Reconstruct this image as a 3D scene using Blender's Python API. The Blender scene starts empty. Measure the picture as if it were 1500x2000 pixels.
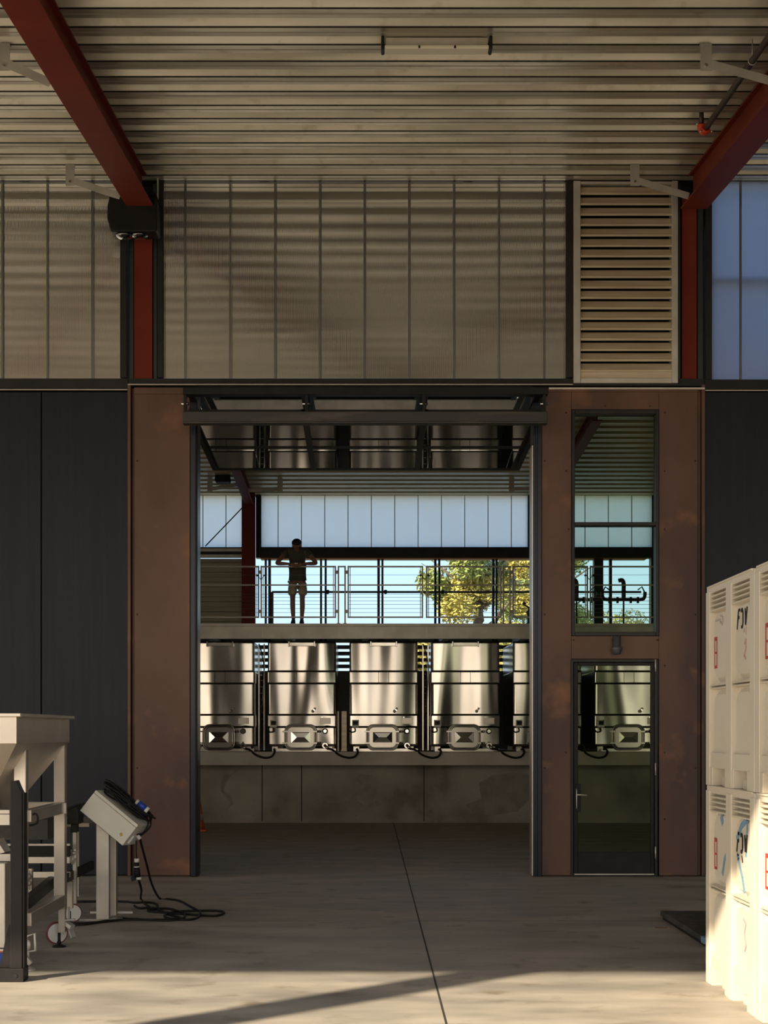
import bpy, bmesh, math, random
from mathutils import Vector, Matrix
random.seed(7)
SC = bpy.context.scene
COL = SC.collection
F = 3040.0; CX = 722.0; CY = 1430.0; EYE = 1.66     # focal length and principal point in px, eye height in m

# ------------------------------------------------------------------ camera
cd = bpy.data.cameras.new('camera'); cam = bpy.data.objects.new('camera', cd); COL.objects.link(cam)
cam.location = (0, 0, EYE); cam.rotation_euler = (math.pi/2, 0, 0)
cd.sensor_fit = 'VERTICAL'; cd.sensor_height = 36; cd.lens = 36*F/2000
cd.shift_x = (750-CX)/2000; cd.shift_y = (CY-1000)/2000
cd.clip_end = 500; cd.clip_start = 0.1
SC.camera = cam
# ------------------------------------------------------------------ view
SC.view_settings.view_transform = 'Standard'; SC.view_settings.look = 'None'
SC.view_settings.exposure = 0.88; SC.view_settings.gamma = 1; SC.view_settings.use_curve_mapping = False
SC.cycles.use_denoising = True
SC.cycles.max_bounces = 10; SC.cycles.transparent_max_bounces = 24
SC.cycles.diffuse_bounces = 6; SC.cycles.glossy_bounces = 6; SC.cycles.sample_clamp_indirect = 6
# ------------------------------------------------------------------ sky
W = bpy.data.worlds.new('sky'); SC.world = W; W.use_nodes = True
nt = W.node_tree; nt.nodes.clear()
def wn(t): return nt.nodes.new(t)
tc = wn('ShaderNodeTexCoord'); sep = wn('ShaderNodeSeparateXYZ'); nt.links.new(tc.outputs['Generated'], sep.inputs[0])
rp = wn('ShaderNodeValToRGB'); nt.links.new(sep.outputs['Z'], rp.inputs[0])
e = rp.color_ramp.elements
e[0].position = 0.0; e[0].color = (0.46, 0.60, 0.70, 1)
e[1].position = 0.7; e[1].color = (0.13, 0.26, 0.52, 1)
q = e.new(0.12); q.color = (0.36, 0.54, 0.72, 1)
# warm glow of the low sun around its own side of the sky
dot = wn('ShaderNodeVectorMath'); dot.operation = 'DOT_PRODUCT'
nt.links.new(tc.outputs['Generated'], dot.inputs[0]); dot.inputs[1].default_value = (-0.45, -0.86, 0.2)
mr = wn('ShaderNodeMapRange'); nt.links.new(dot.outputs['Value'], mr.inputs[0])
mr.inputs[1].default_value = 0.2; mr.inputs[2].default_value = 1.0
mix = wn('ShaderNodeMix'); mix.data_type = 'RGBA'
mr2 = wn('ShaderNodeMapRange'); nt.links.new(sep.outputs['Z'], mr2.inputs[0]); mr2.inputs[1].default_value = 0.0; mr2.inputs[2].default_value = 0.45; mr2.inputs[3].default_value = 1.0; mr2.inputs[4].default_value = 0.12
mg = wn('ShaderNodeMath'); mg.operation = 'MULTIPLY'; nt.links.new(mr.outputs[0], mg.inputs[0]); nt.links.new(mr2.outputs[0], mg.inputs[1])
nt.links.new(mg.outputs[0], mix.inputs[0]); nt.links.new(rp.outputs[0], mix.inputs[6]); mix.inputs[7].default_value = (1.85, 1.55, 1.18, 1)
bg = wn('ShaderNodeBackground'); bg.inputs[1].default_value = 1.0
nt.links.new(mix.outputs[2], bg.inputs[0])
wo = wn('ShaderNodeOutputWorld'); nt.links.new(bg.outputs[0], wo.inputs[0])
# ------------------------------------------------------------------ sun, low and warm, from behind the viewer on the left
sd = bpy.data.lights.new('sun', 'SUN'); sun = bpy.data.objects.new('sun', sd); COL.objects.link(sun)
sd.energy = 5.2; sd.color = (1.0, 0.84, 0.62); sd.angle = math.radians(0.6)
sun.rotation_euler = Vector((0.71, 0.70, -0.49)).to_track_quat('-Z', 'Y').to_euler()
sun.location = (-8, -8, 12)

# ------------------------------------------------------------------ helpers
def PX(px, d): return (px-CX)*d/F
def PZ(py, d): return EYE + (CY-py)*d/F
def FL(px, py):                      # a point on the floor
    d = EYE*F/(py-CY); return Vector((PX(px, d), d, 0))

def mat(name, col, rough=0.5, metal=0.0, col2=None, nscale=3.0, nstretch=(1, 1, 1), lo=0.35, hi=0.65, bump=0.0, bscale=None, bstretch=None,
        rough2=None, spec=0.5, col3=None, n3=12.0, detail=6, world=False, bdet=3):
    m = bpy.data.materials.new(name); m.use_nodes = True
    n = m.node_tree; P = n.nodes['Principled BSDF']
    P.inputs['Base Color'].default_value = (*col, 1); P.inputs['Roughness'].default_value = rough
    P.inputs['Metallic'].default_value = metal; P.inputs['Specular IOR Level'].default_value = spec
    N = lambda t: n.nodes.new(t); L = n.links.new
    t = N('ShaderNodeTexCoord'); src = t.outputs['Object']
    if world: src = N('ShaderNodeNewGeometry').outputs['Position']
    def noise(scale, stretch, det):
        mp = N('ShaderNodeMapping'); mp.inputs['Scale'].default_value = stretch; L(src, mp.inputs[0])
        no = N('ShaderNodeTexNoise'); no.inputs['Scale'].default_value = scale; no.inputs['Detail'].default_value = det
        L(mp.outputs[0], no.inputs['Vector']); return no
    if col2:
        no = noise(nscale, nstretch, detail)
        r = N('ShaderNodeValToRGB'); r.color_ramp.elements[0].position = lo; r.color_ramp.elements[1].position = hi
        r.color_ramp.elements[0].color = (*col, 1); r.color_ramp.elements[1].color = (*col2, 1)
        L(no.outputs[0], r.inputs[0]); out = r.outputs[0]
        if col3:
            no3 = noise(n3, (1, 1, 1), 8); mx = N('ShaderNodeMix'); mx.data_type = 'RGBA'
            r3 = N('ShaderNodeMapRange'); r3.inputs[1].default_value = 0.58; r3.inputs[2].default_value = 0.75; L(no3.outputs[0], r3.inputs[0])
            L(r3.outputs[0], mx.inputs[0]); L(out, mx.inputs[6]); mx.inputs[7].default_value = (*col3, 1); out = mx.outputs[2]
        L(out, P.inputs['Base Color'])
        if rough2 is not None:
            mr = N('ShaderNodeMapRange'); mr.inputs[3].default_value = rough; mr.inputs[4].default_value = rough2
            mr.inputs[1].default_value = lo; mr.inputs[2].default_value = hi
            L(no.outputs[0], mr.inputs[0]); L(mr.outputs[0], P.inputs['Roughness'])
    if bump:
        nb = noise(bscale or nscale*6, bstretch or nstretch, bdet); b = N('ShaderNodeBump'); b.inputs['Strength'].default_value = 1.0
        b.inputs['Distance'].default_value = bump; L(nb.outputs[0], b.inputs['Height']); L(b.outputs[0], P.inputs['Normal'])
    return m

def glass_mat(name, tint, rough=0.0, ior=1.5, amount=1.0, sub=0.0):
    m = bpy.data.materials.new(name); m.use_nodes = True; n = m.node_tree; n.nodes.clear()
    N = lambda t: n.nodes.new(t); L = n.links.new
    tr = N('ShaderNodeBsdfTransparent'); tr.inputs[0].default_value = (*tint, 1)
    gl = N('ShaderNodeBsdfAnisotropic'); gl.inputs['Roughness'].default_value = rough; gl.inputs[0].default_value = (0.95, 0.95, 0.95, 1)
    fr = N('ShaderNodeFresnel'); fr.inputs[0].default_value = ior
    mu = N('ShaderNodeMath'); mu.operation = 'MULTIPLY'; mu.inputs[1].default_value = amount; mu.use_clamp = True; sb = N('ShaderNodeMath'); sb.operation = 'SUBTRACT'; sb.inputs[1].default_value = sub; L(fr.outputs[0], sb.inputs[0]); L(sb.outputs[0], mu.inputs[0])
    mx = N('ShaderNodeMixShader'); L(mu.outputs[0], mx.inputs[0]); L(tr.outputs[0], mx.inputs[1]); L(gl.outputs[0], mx.inputs[2])
    o = N('ShaderNodeOutputMaterial'); L(mx.outputs[0], o.inputs[0])
    return m

def poly_mat(name, diff, trans, wt, wg, rough=0.22, clear=0.0):
    """fluted translucent polycarbonate sheet: diffuse + translucent + soft gloss, fine upright flutes"""
    m = bpy.data.materials.new(name); m.use_nodes = True; n = m.node_tree; n.nodes.clear()
    N = lambda t: n.nodes.new(t); L = n.links.new
    t = N('ShaderNodeTexCoord'); w = N('ShaderNodeTexWave'); w.wave_type = 'BANDS'; w.bands_direction = 'X'
    w.inputs['Scale'].default_value = 19.6; w.inputs['Distortion'].default_value = 0
    L(t.outputs['Object'], w.inputs[0])
    b = N('ShaderNodeBump'); b.inputs['Distance'].default_value = 0.0012; L(w.outputs[1], b.inputs['Height'])
    no = N('ShaderNodeTexNoise'); no.inputs['Scale'].default_value = 0.9; L(t.outputs['Object'], no.inputs[0])
    r = N('ShaderNodeValToRGB'); r.color_ramp.elements[0].position = .3; r.color_ramp.elements[1].position = .7
    r.color_ramp.elements[0].color = (*[c*0.8 for c in diff], 1); r.color_ramp.elements[1].color = (*diff, 1); L(no.outputs[0], r.inputs[0])
    df = N('ShaderNodeBsdfDiffuse'); L(r.outputs[0], df.inputs[0]); L(b.outputs[0], df.inputs['Normal'])
    tl = N('ShaderNodeBsdfTranslucent'); tl.inputs[0].default_value = (*trans, 1)
    gl = N('ShaderNodeBsdfAnisotropic'); gl.inputs['Roughness'].default_value = rough; gl.inputs[0].default_value = (.9, .9, .9, 1); L(b.outputs[0], gl.inputs['Normal'])
    m1 = N('ShaderNodeMixShader'); m1.inputs[0].default_value = wt; L(df.outputs[0], m1.inputs[1]); L(tl.outputs[0], m1.inputs[2])
    m2 = N('ShaderNodeMixShader'); m2.inputs[0].default_value = wg; L(m1.outputs[0], m2.inputs[1]); L(gl.outputs[0], m2.inputs[2])
    last = m2
    if clear:
        tp_ = N('ShaderNodeBsdfTransparent'); m3 = N('ShaderNodeMixShader'); m3.inputs[0].default_value = clear
        L(m2.outputs[0], m3.inputs[1]); L(tp_.outputs[0], m3.inputs[2]); last = m3
    o = N('ShaderNodeOutputMaterial'); L(last.outputs[0], o.inputs[0])
    return m

class MB:
    """collects shapes; build() links them as ONE mesh object"""
    def __init__(s): s.bm = bmesh.new(); s.k = 0
    def box(s, x0, x1, y0, y1, z0, z1, M=None):
        e = (s.k % 6)*.00015; s.k += 1                    # keeps the faces of touching boxes from coinciding
        x0 -= e; x1 += e; y0 -= e; y1 += e; z0 -= e; z1 += e
        v = [s.bm.verts.new(((x0, x1)[i & 1], (y0, y1)[i >> 1 & 1], (z0, z1)[i >> 2 & 1])) for i in range(8)]
        for f in ((0, 2, 3, 1), (4, 5, 7, 6), (0, 1, 5, 4), (2, 6, 7, 3), (0, 4, 6, 2), (1, 3, 7, 5)): s.bm.faces.new([v[i] for i in f])
        if M is not None:
            for q in v: q.co = M @ q.co
        return s
    def hexa(s, pts):                # 8 corner points in box order
        v = [s.bm.verts.new(p) for p in pts]
        for f in ((0, 2, 3, 1), (4, 5, 7, 6), (0, 1, 5, 4), (2, 6, 7, 3), (0, 4, 6, 2), (1, 3, 7, 5)): s.bm.faces.new([v[i] for i in f])
        return s
    def bar(s, p0, p1, w, h, up=(0, 0, 1)):
        p0, p1 = Vector(p0), Vector(p1); a = (p1-p0); Ln = a.length; a.normalize(); u = Vector(up)
        if abs(a.dot(u)) > .98: u = Vector((0, 1, 0))
        b = a.cross(u).normalized(); c = b.cross(a)
        M = Matrix((b, a, c)).transposed().to_4x4(); M.translation = p0
        return s.box(-w/2, w/2, 0, Ln, -h/2, h/2, M)
    def tube(s, pts, r, n=10, cap=True, closed=False):
        pts = [Vector(p) for p in pts]; rings = []; k = len(pts); prev = None
        rr = r if isinstance(r, (list, tuple)) else [r]*k
        for i, p in enumerate(pts):
            if closed: a = (pts[(i+1) % k]-pts[i-1])
            else: a = (pts[min(i+1, k-1)]-pts[max(i-1, 0)])
            a.normalize()
            if prev is None:
                u = Vector((0, 0, 1)) if abs(a.z) < .9 else Vector((1, 0, 0)); b = a.cross(u).normalized()
            else:
                b = (prev - a*prev.dot(a)); b = b.normalized() if b.length > 1e-6 else a.orthogonal().normalized()
            prev = b; c = a.cross(b)
            rings.append([s.bm.verts.new(p + (b*math.cos(2*math.pi*j/n)+c*math.sin(2*math.pi*j/n))*rr[i]) for j in range(n)])
        for i in range(k if closed else k-1):
            A, B = rings[i], rings[(i+1) % k]
            for j in range(n):
                f = s.bm.faces.new((A[j], A[(j+1) % n], B[(j+1) % n], B[j])); f.smooth = True
        if cap and not closed:
            s.bm.faces.new(list(reversed(rings[0]))); s.bm.faces.new(rings[-1])
        return s
    def cyl(s, p0, p1, r, n=16, r2=None): return s.tube([p0, p1], [r, r if r2 is None else r2], n)
    def lathe(s, c, prof, n=20, M=None):   # prof: (r, z) pairs about the z axis through c
        c = Vector(c); rings = []
        for r, z in prof:
            rings.append([s.bm.verts.new(c+Vector((r*math.cos(2*math.pi*j/n), r*math.sin(2*math.pi*j/n), z))) for j in range(n)])
        for A, B in zip(rings, rings[1:]):
            for j in range(n):
                f = s.bm.faces.new((A[j], A[(j+1) % n], B[(j+1) % n], B[j])); f.smooth = True
        s.bm.faces.new(list(reversed(rings[0]))); s.bm.faces.new(rings[-1])
        if M is not None:
            for R in rings:
                for q in R: q.co = M @ q.co
        return s
    def prism(s, poly, vec, M=None):       # poly: closed outline of 3-D points, extruded along vec
        vec = Vector(vec); a = [s.bm.verts.new(p) for p in poly]; b = [s.bm.verts.new(Vector(p)+vec) for p in poly]; k = len(a)
        s.bm.faces.new(a); s.bm.faces.new(list(reversed(b)))
        for i in range(k): s.bm.faces.new((a[i], b[i], b[(i+1) % k], a[(i+1) % k]))
        if M is not None:
            for q in a+b: q.co = M @ q.co
        return s
    def quad(s, *p): s.bm.faces.new([s.bm.verts.new(q) for q in p]); return s
    def sheet(s, prof, x0, x1):            # prof: (y, z) polyline swept along x
        A = [s.bm.verts.new((x0, y, z)) for y, z in prof]; B = [s.bm.verts.new((x1, y, z)) for y, z in prof]
        for i in range(len(prof)-1): s.bm.faces.new((A[i], B[i], B[i+1], A[i+1]))
        return s
    def ball(s, c, r, n=12, sc=(1, 1, 1)):
        M = Matrix.Translation(c) @ Matrix.Diagonal((*[r*k for k in sc], 1))
        g = bmesh.ops.create_uvsphere(s.bm, u_segments=n, v_segments=n//2+2, radius=1, matrix=M)
        for v in g['verts']:
            for f in v.link_faces: f.smooth = True
        return s
    def build(s, name, m, parent=None, bevel=0, seg=2, smooth=False, recalc=True):
        if recalc: bmesh.ops.recalc_face_normals(s.bm, faces=s.bm.faces)
        me = bpy.data.meshes.new(name); s.bm.to_mesh(me); s.bm.free()
        if smooth:
            for p in me.polygons: p.use_smooth = True
        me.materials.append(m); o = bpy.data.objects.new(name, me); COL.objects.link(o)
        if parent: o.parent = parent
        if bevel:
            b = o.modifiers.new('bevel', 'BEVEL'); b.width = bevel; b.segments = seg; b.limit_method = 'ANGLE'; b.angle_limit = math.radians(40)
            b.harden_normals = False
        return o

def build_split(m, name, mt, parent=None, **k):
    """each loose piece becomes a part of its own"""
    bm = m.bm; bm.verts.ensure_lookup_table(); seen = set(); comps = []
    for v in bm.verts:
        if v in seen: continue
        st = [v]; seen.add(v); c = []
        while st:
            a = st.pop(); c.append(a)
            for e_ in a.link_edges:
                b = e_.other_vert(a)
                if b not in seen: seen.add(b); st.append(b)
        comps.append(c)
    out = []
    for c in comps:
        n = MB(); mp = {v: n.bm.verts.new(v.co) for v in c}; fs = set(f for v in c for f in v.link_faces)
        for f in fs: g = n.bm.faces.new([mp[v] for v in f.verts]); g.smooth = f.smooth
        out.append(n.build(name, mt, parent, **k))
    bm.free(); return out

def tag(o, label=None, cat=None, group=None, kind=None):
    if label: o['label'] = label
    if cat: o['category'] = cat
    if group: o['group'] = group
    if kind: o['kind'] = kind
    return o
def thing(name, label, cat, loc=(0, 0, 0), rz=0, group=None):
    o = bpy.data.objects.new(name, None); COL.objects.link(o); o.location = loc; o.rotation_euler = (0, 0, rz); o.empty_display_size = 0.1
    return tag(o, label, cat, group)
def S(o): o['kind'] = 'structure'; return o
def kids(o): return [c for c in bpy.data.objects if c.parent is o]
def copy_tree(o, parent=None):
    c = o.copy(); COL.objects.link(c); c.parent = parent
    for k in kids(o): copy_tree(k, c)
    return c
def dup(o, loc, label, rz=None, group=None):
    c = copy_tree(o); c.location = loc; c['label'] = label
    if rz is not None: c.rotation_euler = (0, 0, rz)
    if group: c['group'] = group
    return c
def spline(pts, n=8, closed=False):
    pts = [Vector(p) for p in pts]; out = []; k = len(pts)
    for i in range(k if closed else k-1):
        g = lambda j: pts[j % k] if closed else pts[max(0, min(k-1, j))]
        a, b, c, d = g(i-1), g(i), g(i+1), g(i+2)
        for j in range(n):
            t = j/n
            out.append(0.5*((2*b)+(-a+c)*t+(2*a-5*b+4*c-d)*t*t+(-a+3*b-3*c+d)*t**3))
    if not closed: out.append(pts[-1])
    return out

# ------------------------------------------------------------------ materials
M_deckin = mat('inner_deck_warm_lit', (.66, .54, .31), .4, .2, (.50, .41, .24), 1.3, (.35, 2.5, 1))  # warmer copy of the deck, warm bounced light put into its colour
M_deck = mat('galvanised_deck', (.55, .505, .40), .30, .6, (.38, .345, .265), 1.3, (.35, 2.5, 1), .38, .66, bump=.002, bscale=5, rough2=.5, col3=(.36, .31, .22), n3=5)
M_red = mat('red_oxide_paint', (.155, .021, .010), .58, 0, (.20, .032, .014), 1.2, lo=.4, hi=.7, spec=.16)
M_rust = mat('weathering_steel', (.062, .027, .019), .5, .1, (.150, .070, .040), .9, (1, 1, .5), .36, .66, bump=.001, bscale=30, col3=(.21, .085, .035), n3=2.6)
M_char = mat('charcoal_panel', (.015, .017, .024), .40, .1, (.019, .0215, .029), 2, (6, 6, .2), .4, .6, spec=.18, bump=.0006, bscale=14, bstretch=(6, 6, .3))
M_black = mat('black_steel', (.010, .009, .009), .45, 0, (.016, .014, .013), 6, spec=.2)
M_bronze = mat('dark_bronze_frame', (.016, .0145, .0145), .4, 0, (.024, .021, .020), 5, spec=.25)
M_dirty = mat('dusty_dark_beam', (.030, .027, .026), .5, 0, (.085, .068, .05), 4, (.6, 3, 3), .5, .75)
M_floor = mat('concrete_floor', (.30, .275, .24), .5, 0, (.50, .455, .39), 1.1, (1, 2.2, 1), .33, .68, bump=.0008, bscale=22, rough2=.68, col3=(.24, .20, .15), n3=3.2)
M_conc = mat('concrete_wall', (.36, .325, .265), .7, 0, (.22, .195, .155), .8, lo=.40, hi=.62, bump=.002, bscale=9, col3=(.15, .13, .10), n3=1.6)
M_slab = mat('concrete_slab_edge', (.56, .51, .43), .65, 0, (.43, .39, .32), 1.6, bump=.001, bscale=12)
M_galv = mat('galvanised_steel', (.58, .54, .48), .42, .45, (.44, .41, .36), 3, lo=.35, hi=.65)
M_stain = mat('stainless', (.55, .51, .465), .17, 1.0, (.49, .455, .41), 1.4, (1, 1, .3), bump=.15, bscale=1.0, bstretch=(1.9, .2, .24), rough2=.24, world=True, bdet=0)
M_stain2 = mat('brushed_stainless', (.62, .58, .52), .24, 1.0, (.5, .46, .40), 6, (1, 1, 1))
M_mirror = mat('polished_stainless', (.70, .66, .61), .14, 1.0)
M_hatch = mat('hatch_steel', (.38, .35, .31), .22, 1.0)
M_facet = mat('hatch_cover_steel', (.70, .67, .63), .12, 1.0)
M_steel = mat('satin_steel', (.62, .56, .49), .38, .85, (.54, .48, .41), 3, lo=.3, hi=.7)
M_alum = mat('louver_aluminium', (.68, .57, .41), .4, .3, (.55, .41, .26), 4, (.4, 1, 6), .35, .7)
M_alumw = mat('bare_aluminium_frame', (.62, .58, .52), .45, .6, (.52, .47, .40), 4)
M_bin = mat('cream_plastic', (.66, .605, .505), .42, 0, (.60, .54, .43), 1.6, lo=.35, hi=.7, spec=.4)
M_plat = mat('grey_enclosure_paint', (.78, .75, .67), .45, 0, (.72, .69, .61), 3)
M_rail = mat('railing_steel', (.30, .27, .23), .4, .7)
M_rubber = mat('black_rubber', (.012, .011, .011), .55, spec=.25)
M_white = mat('white_plastic', (.75, .72, .68), .4)
M_ink = mat('black_marker', (.01, .01, .012), .6)
M_redl = mat('red_label', (.40, .045, .03), .5)
M_blue = mat('blue_tape', (.17, .30, .42), .6)
M_bluep = mat('blue_plastic', (.02, .07, .42), .4)
M_pink = mat('faded_pink_ink', (.52, .33, .34), .6)
M_smudge = mat('grey_smudge', (.44, .40, .34), .6)
M_orange = mat('orange_plastic', (.60, .12, .02), .5)
M_redp = mat('red_coupling_paint', (.55, .045, .015), .4)
M_pipe = mat('black_pipe', (.05, .03, .022), .45, .3)
M_plate = mat('worn_steel_plate', (.07, .065, .06), .5, .5, (.16, .13, .10), 7, (1, 1, 1), .45, .7)
M_glass = glass_mat('clear_glass', (.82, .87, .78), 0, 1.5, 1.0, .048)
M_glassd = glass_mat('door_glass', (.40, .44, .40), .01, 1.6, 3.6)
M_poly = poly_mat('fluted_polycarbonate', (.50, .44, .37), (.42, .48, .58), .42, .76, .05)
M_polyr = poly_mat('rear_polycarbonate', (.5, .5, .47), (.97, .98, .97), .92, .04, clear=.10)
M_polyb = poly_mat('skylit_polycarbonate', (.42, .44, .46), (.62, .72, .90), .72, .22)  # bluer copy of the wall sheet, sky light behind put into its colour
M_lampglass = mat('frosted_lamp_cover', (.72, .66, .52), .35, 0, spec=.6)
# =================================================================== THE SETTING
D0 = 17.9                                    # distance of the entrance wall
fx = lambda px: PX(px, D0)
fz = lambda py: PZ(py, D0)
def deckH(y): return 6.34-0.0865*(D0-y)+EYE   # underside of the canopy deck
def innH(y): return 4.80-0.049*(y-31.5)+EYE  # underside of the inner deck

# floor and outside ground
m = MB(); m.box(-18, 12, -2, 31.6, -0.2, 0)
floor = S(m.build('floor', M_floor))
m = MB()
for (a, b) in ((-2, D0), (D0+.02, 28.5)):    # sawn joint running away from the viewer, just a dark line in the slab
    m.box(0.43, 0.442, a, b, 0, .0015)
S(m.build('trim_1', mat('floor_joint', (.045, .038, .03), .8)))
m = MB(); dj = EYE*F/(1799-CY); m.box(-18, 12, dj, dj+.008, 0, .0012)
S(m.build('trim_2', mat('floor_joint_fine', (.15, .125, .095), .8)))
m = MB(); m.box(-150, 150, -150, 150, -.6, -.21)
S(m.build('ground', mat('dry_ground', (.42, .34, .22), .9, 0, (.30, .27, .15), .08)))

def deck(name, y0, y1, H, s, x0, x1, h=.085, mt=None, th=.16):
    prof = []; y = y1
    k = 0
    while y > y0:
        for a, z in ((0, 0), (-.05*s, 0), (-.20*s, h), (-.52*s, h), (-.56*s, 0), (-.74*s, 0), (-.77*s, .008), (-.80*s, 0)):
            yy = y+a
            if yy >= y0: prof.append((yy, H(yy)+z))
        y -= s; k += 1
    m = MB(); m.sheet(prof, x0, x1)
    m.hexa([(x0, y0, H(y0)+h+.01), (x1, y0, H(y0)+h+.01), (x0, y1, H(y1)+h+.01), (x1, y1, H(y1)+h+.01),
            (x0, y0, H(y0)+h+th), (x1, y0, H(y0)+h+th), (x0, y1, H(y1)+h+th), (x1, y1, H(y1)+h+th)])
    return S(m.build(name, mt or M_deck, recalc=False))
deck('ceiling', 1.48, D0-.02+.46*.417+.035, deckH, .417, -18, 12, h=.105)
deck('ceiling.001', 24.2, 31.5+.56*.381, innH, .381, -9, 9, h=.075, mt=M_deckin)
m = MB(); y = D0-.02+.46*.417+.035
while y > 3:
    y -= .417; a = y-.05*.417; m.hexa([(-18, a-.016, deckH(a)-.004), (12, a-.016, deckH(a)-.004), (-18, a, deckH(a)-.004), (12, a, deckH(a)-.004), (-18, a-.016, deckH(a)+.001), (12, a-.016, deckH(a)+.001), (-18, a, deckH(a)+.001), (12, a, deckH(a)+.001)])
S(m.build('trim_deck_shade', M_black))        # black strips standing in for the shade line at the deck laps
m = MB(); m.box(-18, 12, D0-.02, D0+.2, deckH(D0)+.0, deckH(D0)+.2); S(m.build('trim_18', M_bronze))
m = MB(); m.hexa([(-9, 18.2, 5.60), (9, 18.2, 5.60), (-9, 24.2, innH(24.2)), (9, 24.2, innH(24.2)), (-9, 18.2, 5.70), (9, 18.2, 5.70), (-9, 24.2, innH(24.2)+.14), (9, 24.2, innH(24.2)+.14)])
S(m.build('ceiling.002', M_deckin))  # unseen front slope, shaped low so sky light reaches the upper sheets
m = MB(); m.box(-18, 12, 1.36, 1.50, deckH(1.45)-.02, deckH(1.45)+.3); S(m.build('trim_3', M_red))      # fascia along the front edge of the canopy

# ---- entrance wall, lower half: charcoal panels and weathering steel
zt = fz(765); zh = fz(740)
def panels(name, edges, z0, z1, mt):
    m = MB()
    for a, b in zip(edges, edges[1:]): m.box(a+.006, b-.006, D0+.02, D0+.09, z0, z1)
    m.box(edges[0], edges[-1], D0+.07, D0+.25, z0, z1)
    return S(m.build(name, mt, bevel=.004, seg=1))
panels('wall_left', [-5.6, fx(80), fx(250)], .02, zt, M_char)          # unseen gaps added in the next bays to let daylight inside
panels('wall_left.001', [-18, -14.6, -12.2, -9], .02, zt, M_char)
panels('wall_right', [fx(1376), 6.2], .02, zt, M_char)
panels('wall_right.001', [9, 10.5, 12], .02, zt, M_char)
m = MB(); m.box(fx(262), fx(371), D0, D0+.25, .01, fz(757)); m.box(fx(250), fx(256), D0-.03, D0+.25, .01, fz(752)); m.box(fx(257), fx(262), D0+.04, D0+.2, .01, fz(757))
m.box(fx(262), fx(358), D0-.012, D0+.01, fz(770), fz(757))
S(m.build('wall_front', M_rust, bevel=.004, seg=1))
# right steel wall in sheets around the tall window and the door
m = MB(); WL, WR, WT, WBm = fx(1116), fx(1287), fz(800), fz(1242); DL, DR, DT = fx(1114), fx(1284), fz(1287)
for a, b, c, d in ((fx(1058), WL, .01, fz(757)), (WR, fx(1363), .01, fz(757)), (WL, WR, WT, fz(757)), (WL, WR, DT, WBm)):
    m.box(a+.001, b-.001, D0, D0+.25, c+.001, d-.001)
m.box(fx(1370), fx(1376), D0-.03, D0+.25, .01, fz(752)); m.box(fx(1364), fx(1369), D0+.03, D0+.25, .01, fz(757)); m.box(fx(1071), fx(1363), D0-.012, D0+.01, fz(766), fz(757))
S(m.build('wall_front.001', M_rust, bevel=.003, seg=1))
m = MB()
for px, py in ((1106, 806), (1182, 793), (1270, 793), (1298, 806), (1106, 920), (1298, 920), (1110, 1034), (1298, 1034), (1120, 1250), (1284, 1250), (1298, 1300), (1105, 1470), (1298, 1470), (1298, 1600),
               (1064, 900), (1064, 1200), (1064, 1500), (1358, 900), (1358, 1200), (1358, 1500), (268, 900), (268, 1200), (268, 1500)):
    m.ball((fx(px), D0-.002, fz(py)), .011, 8, (1, .5, 1))
S(m.build('trim_4', M_pipe))                                # rivet heads of the steel sheets
# header line between the two halves, black opening jambs
m = MB(); m.box(-18, fx(250), D0-.02, D0+.2, fz(761), zh); m.box(fx(1376), 12, D0-.02, D0+.2, fz(762), fz(742)); m.box(fx(251), fx(1375), D0-.01, D0+.2, fz(754), zh)
S(m.build('trim_5', M_bronze))
m = MB(); m.box(-18, fx(250), D0-.05, D0-.021, fz(763.5), fz(762)); m.box(fx(1376), 12, D0-.05, D0-.021, fz(765), fz(763.5)); m.box(fx(1071), fx(1375), D0-.045, D0-.013, fz(762), fz(758.5))
m.box(fx(251), fx(1118), D0-.05, D0-.011, fz(753.2), fz(751.8))
S(m.build('trim_6', M_steel))
M_jamb = mat('dark_blue_black_jamb', (.018, .020, .028), .3, .5)
m = MB()
m.box(fx(372), fx(386), D0-.02, D0+.30, 0, fz(757)); m.box(fx(1041), fx(1058), D0-.02, D0+.30, 0, fz(757))
m.box(fx(381), fx(384), D0-.05, D0-.02, 0, fz(830)); m.box(fx(1046), fx(1049), D0-.05, D0-.02, 0, fz(830))
S(m.build('trim_7', M_jamb, bevel=.006, seg=1))
m = MB(); m.box(fx(1041)-.012, fx(1041)-.001, D0+.0, D0+.28, 0.01, fz(870)); S(m.build('trim_8', M_steel))

m = MB(); m.box(12, 12.2, 1, D0+.2, 0, 7.5); S(m.build('wall_side_shade', M_char))  # unseen wall, added to cut the light coming from the right
# ---- upper half: translucent windows
def polywindow(name, x0, x1, z0, z1, seams, fr, pm, girt=None, posts=()):
    w = bpy.data.objects.new(name, None); COL.objects.link(w); w.location = (0, D0, z0); S(w)
    m = MB(); m.box(x0, x1, .03, .045, 0, z1-z0); m.build('pane', pm, w)
    m = MB()
    for x in seams: m.box(x-.012, x+.012, .012, .028, 0.0, z1-z0)
    if seams: build_split(m, 'joint_strip', M_seam, w)
    m = MB()
    for x, ww in fr: m.box(x, x+ww, -.02, .16, 0, z1-z0)
    m.build('window_frame', M_bronze, w, bevel=.004, seg=1)
    m = MB()
    if girt: m.box(x0, x1, .09, .17, girt-z0-.03, girt-z0+.03)
    for x in posts: m.box(x-.05, x+.05, .10, .2, 0, z1-z0)
    if girt or posts: m.build('girt', M_galv, w)
    return w
M_seam = poly_mat('polycarbonate_joint', (.17, .15, .13), (.26, .29, .36), .4, .15, .3)
zc = deckH(D0)-.005
polywindow('window_1', -18, fx(235), fz(738), zc, [fx(px) for px in (180, 92, 4, -84, -172, -260, -348)], [(fx(235), fx(248)-fx(235))], M_poly, fz(545), [fx(45)])
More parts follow.
